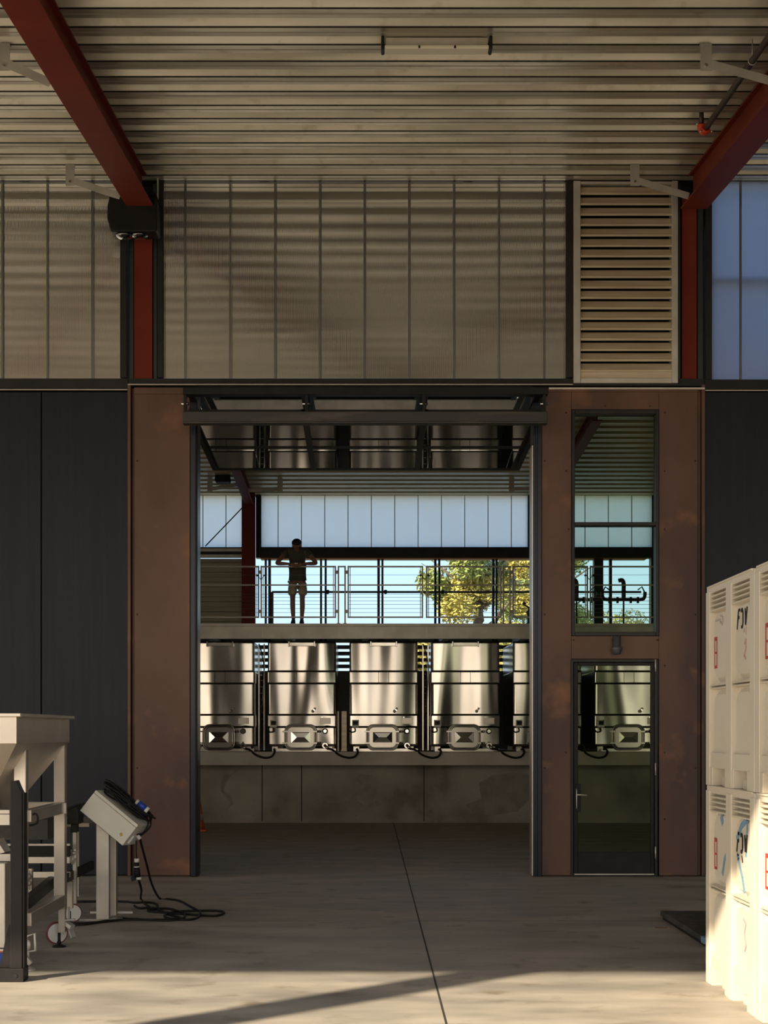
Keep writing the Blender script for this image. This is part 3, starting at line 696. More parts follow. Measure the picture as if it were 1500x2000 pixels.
# =================================================================== tanks
TY = 28.35; SCL = F/TY
def tank_proto():
    t = thing('wine_tank', 'x', 'tank', (0, TY, 1.31), group='stainless steel tanks in a row on the concrete ledge')
    U = lambda px: (px-589.5)/SCL; V = lambda py: PZ(py, TY)-1.31
    w = .622; top = V(1252)
    m = MB(); m.box(-w, w, 0, 2.2, V(1458), top)
    t_b = m.build('tank_body', M_stain, t, bevel=.045, seg=5)
    for p in t_b.data.polygons: p.use_smooth = False
    for a, b in ((1336, 1310), (1421, 1395)):
        m = MB(); m.box(-w-.012, w+.012, -.014, 2.0, V(a), V(b)); m.build('cooling_jacket', M_stain, t, bevel=.03, seg=4)
    m = MB()
    for py in (1310, 1336, 1395, 1421): m.box(-w-.002, w+.002, -.017, -.0, V(py)-.007, V(py)+.007)
    build_split(m, 'jacket_seam', M_black, t)
    m = MB(); m.box(-.095, -.088, -.018, -.013, V(1334), V(1312)); m.box(.088, .095, -.018, -.013, V(1334), V(1312)); m.build('jacket_plate', M_black, t)
    # manway
    cx, cz = U(587.5), V(1440)
    def rr(a, b, r, y, n=5):
        out = []
        for sx, sz, a0 in ((1, 1, 0), (-1, 1, 90), (-1, -1, 180), (1, -1, 270)):
            for i in range(n+1):
                an = math.radians(a0+90*i/n); out.append((cx+sx*(a-r)+r*math.cos(an), y, cz+sz*(b-r)+r*math.sin(an)))
        return out
    m = MB(); m.tube(rr(.285, .225, .12, -.05), .016, 8, closed=True); m.tube(rr(.255, .195, .10, -.075), .013, 8, closed=True); m.prism(rr(.27, .21, .11, -.045), (0, .05, 0))
    mw = m.build('manway', M_hatch, t)
    m = MB(); a, b = .175, .105
    P0 = [(cx-a, -.055, cz-b), (cx+a, -.055, cz-b), (cx+a, -.055, cz+b), (cx-a, -.055, cz+b)]; Q = [(cx-.07, -.075, cz), (cx+.07, -.075, cz)]
    m.quad(P0[0], P0[1], Q[1], Q[0]); m.quad(P0[2], P0[3], Q[0], Q[1]); m.bm.faces.new([m.bm.verts.new(p) for p in (P0[1], P0[2], Q[1])]); m.bm.faces.new([m.bm.verts.new(p) for p in (P0[3], P0[0], Q[0])])
    bmesh.ops.remove_doubles(m.bm, verts=m.bm.verts, dist=1e-4)
    m.build('manway_cover', M_facet, mw)
    m = MB()
    for z in (cz+.105, cz-.105): m.box(cx-.33, cx+.33, -.095, -.075, z-.012, z+.012); m.cyl((cx+.31, -.10, z), (cx+.36, -.14, z), .02, 8)
    m.build('clamp_bar', M_hatch, mw)
    # outlets, plate, box, thermometer
    m = MB(); m.lathe((0, 0, 0), [(.02, 0), (.02, .05), (.052, .055), (.052, .075), (.03, .08), (.03, .09)], 16, Matrix.Translation((U(635), 0, V(1428))) @ Matrix.Rotation(math.pi/2, 4, 'X')); m.build('sample_valve', M_mirror, t)
    m = MB(); m.cyl((U(635), 0, V(1455)), (U(635), -.13, V(1456)), .032, 10); m.cyl((U(635), -.10, V(1456)), (U(635), -.115, V(1456)), .05, 12); m.cyl((U(635), -.13, V(1456)), (U(641), -.17, V(1462)), .026, 10); m.cyl((U(635), -.08, V(1456)), (U(635), -.08, V(1449)), .015, 8); m.build('outlet_valve', M_mirror, t)
    m = MB(); m.box(U(625), U(646), -.022, -.014, V(1414), V(1402)); m.build('name_plate', M_steel, t, bevel=.003)
    m = MB(); m.box(U(628), U(630), -.05, -.0, V(1400), V(1402)); m.cyl((U(613), 0, V(1387)), (U(613), -.06, V(1387)), .02, 8); m.ball((U(611), -.05, V(1389)), .028, 8); m.ball((U(615), -.04, V(1384)), .02, 8); m.build('thermometer', M_mirror, t)
    m = MB(); m.box(U(528), U(541), -.06, -.014, V(1421), V(1406)); m.build('control_box', M_plat, t, bevel=.005)
    m = MB(); m.box(U(529.5), U(539.5), -.064, -.059, V(1416), V(1408)); m.build('display', M_black, t)
    m = MB(); m.tube(spline([(U(533), -.04, V(1421)), (U(534), -.05, V(1428)), (U(527), -.04, V(1430)), (U(523), .0, V(1427))], 5), .012, 8); m.tube(spline([(U(632), -.02, V(1420)), (U(640), -.03, V(1418)), (U(655), -.02, V(1421))], 5), .012, 8); m.build('cable', M_rubber, t)
    m = MB(); m.box(-.22, .22, -.05, .0, V(1262), V(1255)); m.box(-.245, -.22, -.06, 0, V(1263), V(1253)); m.box(.22, .245, -.06, 0, V(1263), V(1253)); m.build('top_handle', M_stain2, t, bevel=.004)
    for sx in (-1, 1):
        for yy in (.15, 1.9):
            m = MB(); m.box(sx*.5-.05, sx*.5+.05, yy, yy+.1, 0, V(1457)); m.build('leg', M_stain2, t)
    m = MB(); m.box(-.5, .62, -.02, .04, 0.0, .05); m.build('base_rail', M_stain2, t)
    return t
tp = tank_proto()
tl = ['stainless tank half hidden by the left doorway jamb', 'stainless tank second from the left doorway jamb, under the standing person',
      'stainless tank in the middle of the doorway', 'stainless tank on the right of the middle one, fully seen', 'stainless tank mostly cut off by the right doorway jamb', 'stainless tank seen through the glazed door']
for i, lab in enumerate(tl):
    X = PX(589.5+159.7*(i-1), TY)
    if i == 0: tp.location = (X, TY, 1.31); tp['label'] = lab
    else: dup(tp, (X, TY, 1.31), lab)
    m = MB(); q = lambda px, py, y: (PX(px+159.7*(i-1), TY), y, PZ(py, TY))
    m.tube(spline([q(641, 1462, TY-.17), q(650, 1464, TY-.36), q(664, 1474, TY-.50), q(680, 1479, TY-.50), q(693, 1477, TY-.50), q(699, 1469, TY-.49), q(698, 1463, TY-.42), q(697, 1463.5, TY-.2)], 6), .020, 8)
    tag(m.build('hose', M_rubber), ['drain hose from the tank at the left jamb', 'drain hose under the tank below the standing person', 'drain hose from the middle tank', 'drain hose from the fully seen tank on the right of the middle one',
        'drain hose from the tank cut off by the right jamb', 'drain hose from the tank behind the glazed door'][i], 'hose', 'black drain hoses of the tanks')
# ladders of rungs between tanks and upright panels
for i, px in enumerate((512, 832)):
    m = MB(); a, b = PX(px-6, 28.9), PX(px+4, 28.9)
    for x in (a, b): m.box(x-.012, x+.012, 28.88, 28.92, 1.32, 3.3)
    for k in range(12): m.cyl((a, 28.9, 1.9+.12*k), (b, 28.9, 1.9+.12*k), .010, 6)
    m.tube(spline([(a, 28.88, 3.3), (b, 28.8, 2.9), (b-.02, 28.8, 2.3), (a+.03, 28.88, 1.9)], 5), .012, 6)
    tag(m.build('pipe_ladder', M_hatch), ['thin steel ladder in the dark gap beside the tank at the left jamb', 'thin steel ladder in the dark gap beside the middle tank'][i], 'ladder', 'ladders in the gaps between tanks')
m = MB(); m.box(PX(667, 28.6), PX(677, 28.6), 28.6, 28.9, 1.33, PZ(1389, 28.6)); m.box(PX(659, 28.7), PX(662, 28.7), 28.7, 28.75, 1.31, PZ(1389, 28.7)); m.box(PX(666, 28.7), PX(678, 28.7), 28.62, 28.88, 1.31, 1.33)
tag(m.build('upright_panel', M_alum), 'narrow upright tan panel in the gap left of the middle tank', 'panel')
# =================================================================== the person on the catwalk
def skin(name, V, E, m, parent=None, sub=2):
    """V: {key: (x, y, z, r)}; E: pairs of keys; first key is the root"""
    ks = list(V); me = bpy.data.meshes.new(name); me.from_pydata([V[k][:3] for k in ks], [(ks.index(a), ks.index(b)) for a, b in E], [])
    o = bpy.data.objects.new(name, me); COL.objects.link(o); me.materials.append(m)
    sk = o.modifiers.new('skin', 'SKIN'); sk.use_smooth_shade = True
    if not me.skin_vertices: raise RuntimeError('no skin layer')
    for i, k in enumerate(ks):
        r = V[k][3]; r = r if isinstance(r, tuple) else (r, r)
        me.skin_vertices[0].data[i].radius = r; me.skin_vertices[0].data[i].use_root = (i == 0)
    s = o.modifiers.new('sub', 'SUBSURF'); s.levels = sub; s.render_levels = sub
    if parent: o.parent = parent
    return o
M_skin = mat('skin', (.30, .15, .095), .55, 0, (.34, .18, .12), 4)
M_shirt = mat('dark_tshirt', (.075, .07, .055), .8, 0, (.09, .082, .065), 8)
M_shorts = mat('khaki_shorts', (.46, .39, .27), .8, 0, (.40, .34, .23), 7)
M_hair = mat('black_hair', (.010, .008, .007), .6)
M_shoe = mat('dark_shoe', (.02, .018, .017), .6)
px0 = PX(581, 28.6)
man = thing('person', 'person in dark t-shirt and khaki shorts leaning both forearms on the catwalk rail, looking down', 'person', (px0, 28.16, DZ))
V = {'pel': (0, .50, .90, .09), 'wai': (0, .46, 1.03, .08), 'che': (0, .36, 1.21, .075), 'uch': (0, .26, 1.32, .065), 'nek': (0, .19, 1.385, .048), 'hd1': (0, .13, 1.395, .055), 'hd2': (0, .11, 1.445, .080), 'hd3': (0, .13, 1.49, .060), 'nose': (0, .035, 1.405, .012),
     'ere': (.083, .125, 1.43, .012), 'ele': (-.083, .125, 1.43, .012)}
E = [('pel', 'wai'), ('wai', 'che'), ('che', 'uch'), ('uch', 'nek'), ('nek', 'hd1'), ('hd1', 'hd2'), ('hd2', 'hd3'), ('hd1', 'nose')]
E += [('hd2', 'ere'), ('hd2', 'ele')]
for s, t in ((1, 'r'), (-1, 'l')):
    V.update({'sh'+t: (s*.165, .24, 1.325, .058), 'ua'+t: (s*.27, .16, 1.22, .046), 'el'+t: (s*.365, .06, 1.095, .040), 'fa'+t: (s*.25, .0, 1.085, .036), 'wr'+t: (s*.125, -.04, 1.075, .024), 'pa'+t: (s*.075, -.06, 1.05, .028),
              'hi'+t: (s*.088, .50, .82, .075), 'th'+t: (s*.092, .47, .66, .070), 'kn'+t: (s*.088, .45, .49, .050), 'ca'+t: (s*.09, .48, .34, .052), 'an'+t: (s*.075, .50, .09, .034), 'fo'+t: (s*.09, .40, .035, .034)})
    E += [('uch', 'sh'+t), ('sh'+t, 'ua'+t), ('ua'+t, 'el'+t), ('el'+t, 'fa'+t), ('fa'+t, 'wr'+t), ('wr'+t, 'pa'+t), ('pel', 'hi'+t), ('hi'+t, 'th'+t), ('th'+t, 'kn'+t), ('kn'+t, 'ca'+t), ('ca'+t, 'an'+t), ('an'+t, 'fo'+t)]
    for i, (L1, dz) in enumerate(((.034, .022), (.04, .008), (.038, -.007), (.03, -.021))):
        a = (s*.045, -.075, 1.048+dz); b = (s*(.045-L1), -.095, 1.035+dz*1.1); c = (s*(.040-L1), -.090, 1.012+dz)
        V['f%d%sa' % (i, t)] = (*a, .0095); V['f%d%sb' % (i, t)] = (*b, .009); V['f%d%sc' % (i, t)] = (*c, .008)
        E += [('pa'+t, 'f%d%sa' % (i, t)), ('f%d%sa' % (i, t), 'f%d%sb' % (i, t)), ('f%d%sb' % (i, t), 'f%d%sc' % (i, t))]
    V['t1'+t] = (s*.085, -.085, 1.075, .011); V['t2'+t] = (s*.055, -.10, 1.09, .009); E += [('pa'+t, 't1'+t), ('t1'+t, 't2'+t)]
skin('body', V, E, M_skin, man)
T = {'wai': (0, .485, .97, (.165, .115)), 'w2': (0, .44, 1.10, (.15, .115)), 'che': (0, .35, 1.22, (.165, .125)), 'uch': (0, .255, 1.33, (.13, .10)), 'nk': (0, .215, 1.375, .07)}
Te = [('wai', 'w2'), ('w2', 'che'), ('che', 'uch'), ('uch', 'nk')]
T['hem'] = (0, .50, .86, (.165, .118)); Te.append(('hem', 'wai'))
for s, t in ((1, 'r'), (-1, 'l')):
    T['s1'+t] = (s*.165, .245, 1.325, .078); T['s2'+t] = (s*.265, .165, 1.225, .070); Te += [('uch', 's1'+t), ('s1'+t, 's2'+t)]
skin('tshirt', T, Te, M_shirt, man)
Q = {'p': (0, .50, .86, (.165, .12))}; Qe = []
for s, t in ((1, 'r'), (-1, 'l')):
    Q['h'+t] = (s*.085, .49, .74, .090); Q['m'+t] = (s*.096, .475, .64, .092); Q['e'+t] = (s*.10, .465, .53, .088); Qe += [('p', 'h'+t), ('h'+t, 'm'+t), ('m'+t, 'e'+t)]
skin('shorts', Q, Qe, M_shorts, man)
m = MB(); m.ball((0, .135, 1.475), .094, 16, (.98, 1.02, .86)); m.ball((0, .16, 1.43), .09, 14, (.98, .8, .9)); m.build('hair', M_hair, man)
for s in (-1, 1):
    m = MB(); m.ball((s*.08, .42, .045), .058, 12, (.78, 1.7, .75)); m.ball((s*.078, .49, .075), .045, 10, (.9, 1.1, 1.1)); m.box(s*.08-.042, s*.08+.042, .325, .52, 0, .022); m.build('shoe', M_shoe, man)
m = MB(); m.box(-.03, .03, -.115, -.105, 1.068, 1.085); tag(m.build('phone', M_white, man), 'pale small object held in the hands')

# =================================================================== tree and shrub seen through the rear openings
M_leafs = [mat('leaf_yellow', (.42, .37, .08), .6, 0, (.50, .46, .14), 3), mat('leaf_green', (.22, .28, .07), .6, 0, (.36, .41, .13), 3)]
M_bark = mat('bark', (.12, .10, .08), .8)
def leaf_cloud(m, blobs, n, size, rnd):
    for c, r in blobs:
        for i in range(n):
            d = Vector((rnd.gauss(0, 1), rnd.gauss(0, 1), rnd.gauss(0, 1))).normalized()*r*(rnd.random()**.45)
            p = Vector(c)+Vector((d.x, d.y, d.z*.85)); a = Vector((rnd.gauss(0, 1), rnd.gauss(0, 1), rnd.gauss(0, 1))).normalized(); b = a.orthogonal().normalized(); s = size*(.6+.8*rnd.random())
            m.quad(p-a*s, p+b*s*.45, p+a*s, p-b*s*.45)
def tree(name, label, x, y, h, spread, seed, n, cz, base=-.2):
    rnd = random.Random(seed); t = thing(name, label, 'tree', (x, y, base))
    m = MB(); m.tube(spline([(0, 0, 0), (.1, 0, h*.3), (-.1, .1, h*.6), (.1, 0, h*.92)], 6), [.28-.012*i for i in range(19)], 8)
    for k in range(14):
        a = rnd.random()*6.28; z = h*(.3+.55*rnd.random()); L = spread*(.5+.5*rnd.random()); m.tube([(0, 0, z), (math.cos(a)*L*.5, math.sin(a)*L*.5, z+.3), (math.cos(a)*L, math.sin(a)*L, z+.9)], [.09, .05, .015], 6)
    m.build('trunk', M_bark, t)
    bl = [[], []]
    for k in range(30):
        a = rnd.random()*6.28; q = rnd.random()**.5*spread; z = cz+(rnd.random()-.5)*h*.75
        bl[0 if rnd.random() < .55 else 1].append(((math.cos(a)*q, math.sin(a)*q, z), spread*.32))
    for i in (0, 1):
        m = MB(); leaf_cloud(m, bl[i], int(n*2.1), .075, rnd); m.build('foliage', M_leafs[i], t, recalc=False)
    return t
tree('tree', 'yellow and green leaved tree outside the rear openings, by the sky', PX(940, 46), 46, 8.6, 1.9, 3, 420, 5.4)
tree('tree', 'greener tree outside the rear openings, close to the doorway jamb', PX(1045, 53), 53, 9.2, 2.0, 5, 420, 5.8)
tree('tree', 'pale green tree outside, behind the railing in the tall window', PX(1250, 58), 58, 6.5, 2.6, 9, 300, 4.0)
# =================================================================== helpers for things laid out in world metres
def WB(m, name, mt, t, **k):
    """build with world coordinates under thing t"""
    root = t
    off = Vector((0, 0, 0))
    while root is not None: off += Vector(root.location); root = root.parent
    bmesh.ops.translate(m.bm, verts=m.bm.verts, vec=-off)
    return m.build(name, mt, t, **k)

def WBS(m, name, mt, t, **k):
    root = t; off = Vector((0, 0, 0))
    while root is not None: off += Vector(root.location); root = root.parent
    bmesh.ops.translate(m.bm, verts=m.bm.verts, vec=-off); return build_split(m, name, mt, t, **k)

# =================================================================== picking bins
def bin_proto():
    t = thing('picking_bin', 'x', 'bin', (0, 0, 0), group='cream plastic picking bins stacked two high')
    L = 1.30; H = 1.31; m = MB()
    m.box(-.60, .60, -.60, .60, .115, H-.02)                         # core
    bm2 = m
    def face(M):
        def bx(u0, u1, n0, n1, v0, v1): m.box(u0, u1, -n1, -n0, v0, v1, M)
        def rrp(u0, u1, v0, v1, n0, n1, r, up=True, down=True):
            pts = []
            for (cu, cv, a0, on) in ((u1-r, v1-r, 0, up), (u0+r, v1-r, 90, up), (u0+r, v0+r, 180, down), (u1-r, v0+r, 270, down)):
                if on:
                    for i in range(6): a = math.radians(a0+18*i); pts.append((cu+r*math.cos(a), -n0, cv+r*math.sin(a)))
                else: pts.append((cu+r*(1 if a0 in (0, 270) else -1), -n0, cv+r*(1 if a0 in (0, 90) else -1)))
            # a raised panel with a sloping border
            k = len(pts); c = Vector(((u0+u1)/2, 0, (v0+v1)/2)); bo = [m.bm.verts.new(M @ Vector(p)) for p in pts]
            to = []
            for p in pts:
                q = Vector(p); du = (q.x-c.x)*(1-.028/(u1-u0)*2); dv = (q.z-c.z)*(1-.028/(v1-v0)*2); to.append(m.bm.verts.new(M @ Vector((c.x+du, -n1, c.z+dv))))
            for i in range(k): f = m.bm.faces.new((bo[i], bo[(i+1) % k], to[(i+1) % k], to[i]))
            m.bm.faces.new(to)
        bx(-.07, .07, .56, .65, .0, H-.035)
        bx(-.644, .644, .56, .645, H-.05, H-.005)
        bx(-.598, .598, .60, .655, H-.012, H)
        for c in (-.3075, .3075):
            for i in range(4):
                v = H-.068-.031*i; m.prism([(c-.235, -.60, v-.017), (c-.235, -.648, v-.010), (c-.235, -.648, v+.0), (c-.235, -.60, v+.008)], (.47, 0, 0), M)
            bx(c-.24, c+.24, .595, .601, .12, H-.17)
            rrp(c-.215, c+.215, .675, H-.165, .601, .628, .11)
            for v in (.635, .655): m.prism([(c-.238, -.60, v-.009), (c-.238, -.647, v-.004), (c-.238, -.647, v+.004), (c-.238, -.60, v+.009)], (.476, 0, 0), M)
            rrp(c-.215, c+.215, .13, .62, .601, .628, .09, True, True)
            bx(c-.23, c+.23, .60, .641, .115, .215)
        for u0, u1 in ((-.546, -.47), (-.11, .11), (.47, .546)):
            bx(u0, u1, .52, .648, .0, .118)
    for sx in (-1, 1):
        for sy in (-1, 1): m.box(min(sx*.545, sx*.65), max(sx*.545, sx*.65), min(sy*.545, sy*.65), max(sy*.545, sy*.65), 0, H-.035)
    for a in range(4): face(Matrix.Rotation(a*math.pi/2, 4, 'Z'))
    m.build('bin_body', M_bin, t, bevel=.007, seg=2)
    m = MB()
    for a in range(4):
        M = Matrix.Rotation(a*math.pi/2, 4, 'Z')
        for c in (-.385, .19): 
            for i in range(5): m.box(c+i*.04, c+i*.04+.016, -.60, -.44, .0, .055, M)
    m.box(-.5, .5, -.5, .5, .05, .114); m.build('foot_grid', M_bin, t)
    # red outlined sticker on the side that faces the doorway line (-x)
    m = MB(); X = -.6290; Yv = lambda u: .65-u
    u0, u1, v0, v1 = .165, .245, H-.545, H-.34
    m.box(X-.001, X, Yv(u1), Yv(u0), v0, v1); st = m.build('sticker', M_redl, t)
    m = MB()
    for a, b in ((v0+.018, (v0+v1)/2-.008), ((v0+v1)/2+.006, v1-.026)): m.box(X-.0015, X-.001, Yv(u1-.018), Yv(u0+.03), a, b)
    m.build('sticker_window', M_bin, st)
    return t
bp = bin_proto(); BX = 2.24+.65; BY = 10.37-.65
bp.location = (BX, BY, 0); bp['label'] = 'cream picking bin on the floor, partly in sun, with blue tape strips on it'
b2 = dup(bp, (BX, BY, 1.3112), 'cream picking bin on top of the taped one, marked with black hand lettering, no tape')
b3 = dup(bp, (BX, BY-1.313, 0), 'nearest cream picking bin on the sunlit floor, cut by the picture edge')
b4 = dup(bp, (BX, BY-1.313, 1.3112), 'nearest upper cream picking bin, cut by the picture edge, topmost against the dark wall')
XF = -.6290; H_ = 1.31
def strokes(m, segs, w=.014, uo=0, vo=0):
    for a, b in segs:
        pa_ = Vector((XF-.002, .65-(a[0]+uo), H_-(a[1]+vo))); pb_ = Vector((XF-.002, .65-(b[0]+uo), H_-(b[1]+vo)))
        m.bar(pa_, pb_, w, .002, (1, 0, 0))
    return m
# letters as hand-brushed strokes: F, reversed C, V-like
Fs = [((.035, .0), (.0, .115)), ((.035, .0), (.075, .0)), ((.022, .045), (.055, .045))]
Cs = [((.10, .01), (.13, .0)), ((.13, .0), (.15, .025)), ((.15, .025), (.15, .085)), ((.15, .085), (.13, .11)), ((.13, .11), (.105, .105))]
Vs = [((.205, .0), (.215, .10)), ((.215, .10), (.255, -.005)), ((.217, .02), (.222, .09)), ((.225, .11), (.228, .16))]
m = strokes(MB(), Fs+Cs+Vs[:3], .018, .80, .215); m.build('lettering', M_ink, b2)
m = strokes(MB(), [Vs[3]], .004, .80, .215); strokes(m, [((.17, .125), (.18, .14))], .02, .80, .215); m.build('pink_mark', M_pink, b2)
m = strokes(MB(), [((.98, .43), (1.02, .40)), ((1.02, .40), (1.02, .46)), ((1.02, .46), (.97, .50)), ((.97, .50), (1.02, .52))], .012); m.build('pink_mark', M_pink, b2)
m = strokes(MB(), [((.20, .235), (.34, .235)), ((.34, .21), (.40, .22)), ((.40, .22), (.41, .26)), ((.33, .25), (.40, .27))], .012); m.build('smudge', M_smudge, b2)
m = strokes(MB(), Fs+Cs+[((.205, .0), (.215, .10)), ((.215, .10), (.235, .02)), ((.235, .02), (.24, .10)), ((.24, .10), (.262, -.005))], .020, .79, .27)
m.build('lettering', M_ink, bp)
m = strokes(MB(), [((.01, .13), (.05, .135)), ((.06, .15), (.03, .165)), ((.13, .13), (.15, .17))], .010, .79, .27); m.build('lettering', M_ink, bp)
M_sc = [([((.36, .185), (.41, .235))], .05), ([((.52, .42), (.46, .46)), ((.46, .46), (.40, .56))], .035),
        ([((1.03, .18), (.91, .22)), ((.91, .22), (.79, .31))], .04), ([((1.06, .18), (1.045, .28)), ((1.045, .28), (1.02, .40))], .026), ([((.80, .40), (.94, .54)), ((.94, .54), (.99, .62))], .028)]
for sg, w in M_sc:
    m = strokes(MB(), sg, w); m.build('tape_strip', M_blue, bp)
m = strokes(MB(), [((.95, .78), (1.02, .80)), ((1.02, .80), (.98, .87)), ((.98, .87), (1.03, .93)), ((1.03, .93), (.99, .97))], .014); m.build('pink_mark', M_pink, bp)

# =================================================================== steel floor plate beside the bins
fp = thing('floor_scale', 'low worn steel platform lying on the floor behind the bin stack', 'platform', (3.2, 12.9, 0))
m = MB(); m.box(-.62, .62, -.92, .92, .03, .075); m.build('platform', M_plate, fp, bevel=.006)
m = MB(); m.box(-.60, .60, -.90, .90, .0, .029); m.build('frame', M_black, fp)
m = MB(); m.box(-.625, -.56, -.925, -.80, .028, .078); m.build('blue_corner', M_blue, fp)
M_paint = mat('orange_floor_paint', (.35, .12, .05), .7)
m = MB(); a = FL(1281, 1813); m.box(a.x, a.x+.10, a.y, a.y+.05, .0, .002); tag(m.build('paint_mark', M_paint), 'small faded orange paint mark on the floor beside the steel platform', 'mark')

# =================================================================== hopper on legs (left)
XR = -2.36; hp = thing('grape_hopper', 'stainless receiving hopper with sloping sides on a square tube frame with castors', 'hopper', (-3.0, 11.3, 0))
m = MB(); xl, y0, y1 = -4.3, 10.40, 12.23; zt_, zb = 1.775, 1.585
m.box(xl, XR, y0, y0+.01, zb, zt_); m.box(XR-.01, XR, y0, y1, zb, zt_); m.box(xl, XR, y1-.01, y1, zb, zt_); m.box(xl, xl+.01, y0, y1, zb, zt_)
WB(m, 'upper_skirt', M_steel, hp)
m = MB()
for a in ((xl-.03, XR+.035, y0-.035, y0), (xl-.03, XR+.035, y1, y1+.035), (XR, XR+.035, y0, y1), (xl-.03, xl, y0, y1)): m.box(*a, zt_-.012, zt_+.012)
WB(m, 'rim_flange', M_steel, hp, bevel=.003, seg=1)
m = MB(); T_ = [(xl, y0, zb), (XR, y0, zb), (XR, y1, zb), (xl, y1, zb)]; B_ = [(-3.6, 10.95, 1.1), (-2.72, 10.95, 1.1), (-2.66, 11.65, 1.1), (-3.6, 11.65, 1.1)]
for i in range(4):
    j = (i+1) % 4; m.quad(T_[i], T_[j], B_[j], B_[i])
m.quad(*B_)
WB(m, 'sloping_body', M_steel, hp)
LG = [(-2.475, 10.82, .20), (XR-.095, 12.10, .27)]
for (x, y, zb_), (fy, nm) in zip(LG, ((10.85, 'front'), (12.1, 'rear'))):
    m = MB(); m.box(x, x+.085, y, y+.085, zb_, 1.56); WB(m, 'leg', M_steel, hp, bevel=.004, seg=1)
for x, y in ((-4.25, 10.82), (-4.25, 12.1)):
    m = MB(); m.box(x, x+.085, y, y+.085, .04, 1.56); WB(m, 'leg', M_steel, hp)
for z0_, z1_ in ((1.03, 1.115), (.30, .395)):
    m = MB(); m.box(XR-.08, XR-.01, 10.9, 12.1, z0_, z1_); WB(m, 'side_rail', M_steel, hp, bevel=.003, seg=1)
m = MB(); m.box(-4.2, XR-.09, 12.13, 12.19, 1.03, 1.115); WB(m, 'cross_rail', M_steel, hp)
m = MB(); m.box(XR-.02, XR-.012+.02, 12.06, 12.09, 1.03, 1.11); WB(m, 'rating_plate', M_alumw, hp)
m = MB(); m.box(XR-.05, XR-.0, 12.05, 12.11, .11, .29); WB(m, 'castor_stub', M_steel, hp)
def wheel(t, x, y, z, r, name='castor'):
    m = MB(); M = Matrix.Translation((x, y, z)) @ Matrix.Rotation(math.pi/2, 4, 'Y') @ Matrix.Rotation(math.radians(62), 4, 'X')
    m.lathe((0, 0, -.018), [(r*.98, 0), (r, .006), (r, .030), (r*.98, .036)], 24, M); w = WB(m, name, M_redp2, t)
    m = MB(); m.lathe((0, 0, -.021), [(r*.86, 0), (r*.86, .042)], 24, M); m.lathe((0, 0, -.026), [(r*.25, 0), (r*.25, .052)], 12, M); WB(m, 'wheel_hub', M_white, w)
    return w
M_redp2 = mat('red_wheel_tyre', (.16, .03, .03), .5)
wheel(hp, XR-.085, 12.16, .092, .088)
m = MB(); m.cyl((XR-.04, 12.03, .11), (XR-.04, 12.03, .02), .012, 8); m.lathe((XR-.04, 12.03, 0), [(.055, 0), (.05, .01), (.018, .022)], 16); m.ball((XR-.04, 12.03, .035), .018, 8); WB(m, 'levelling_foot', M_black, hp)
m = MB(); m.cyl((XR+.02, 12.12, .30), (XR+.02, 12.12, .14), .008, 6); m.bar((XR-.02, 12.1, .19), (XR+.06, 12.05, .15), .05, .03); m.bar((XR+.03, 12.08, .15), (XR+.07, 12.04, .07), .04, .02); m.cyl((XR-.01, 12.06, .20), (XR+.08, 12.06, .21), .01, 6)
WB(m, 'swivel_lock', M_galv, hp)
m = MB(); x = -2.385; m.cyl((x, 10.85, .20), (x, 10.85, .05), .016, 8); m.tube([(x, 10.83, .24), (x+.055, 10.83, .26), (x+.06, 10.83, .14), (x-.02, 10.83, .13)], .010, 6, closed=True); m.bar((x-.03, 10.82, .12), (x+.03, 10.82, .05), .04, .03); m.lathe((x, 10.85, 0), [(.06, 0), (.055, .01), (.02, .03)], 14); m.ball((x, 10.83, .18), .03, 8, (1, .6, 1.4))
WB(m, 'levelling_foot', M_galv, hp)
m = MB(); m.tube(spline([(-2.40, 10.95, 1.07), (-2.345, 10.95, 1.085), (-2.345, 10.98, 1.02), (-2.40, 10.98, 1.0)], 4), .008, 6); WB(m, 'cable_loop', M_rubber, hp)

# dark upright with base plate, right in front of the hopper
up = thing('lifting_post', 'scuffed dark steel upright with bolted base plate and gusset, in front of the hopper legs', 'post', (-2.35, 10.36, 0))
m = MB(); ax, bx2 = PX(20, 10.36), PX(43, 10.36); z5 = PZ(1524, 10.36)
m.prism([(ax, 10.36, .07), (bx2, 10.36, .07), (bx2, 10.36, z5-.085), (bx2-.02, 10.36, z5-.045), (ax+.04, 10.36, z5), (ax, 10.36, z5-.01)], (0, .09, 0)); WB(m, 'post', M_black, up, bevel=.004)
m = MB(); m.box(bx2+.002, bx2+.012, 10.37, 10.46, .0, z5-.085); WB(m, 'side_strip', M_black, up)
m = MB(); m.box(-2.9, PX(46, 10.33), 10.33, 10.48, 0, PZ(1892, 10.33)); WB(m, 'base_plate', M_black, up, bevel=.004)
m = MB(); m.prism([(ax-.001, 10.40, .07), (ax-.001, 10.40, PZ(1805, 10.4)), (ax-.02, 10.40, PZ(1806, 10.4)), (PX(-2, 10.4), 10.40, .075)], (0, .012, 0)); WB(m, 'gusset', M_black, up)
m = MB(); m.cyl((PX(30, 10.33), 10.331, PZ(1906, 10.33)), (PX(30, 10.33), 10.325, PZ(1906, 10.33)), .014, 12); WB(m, 'bolt_hole', M_rubber, up)

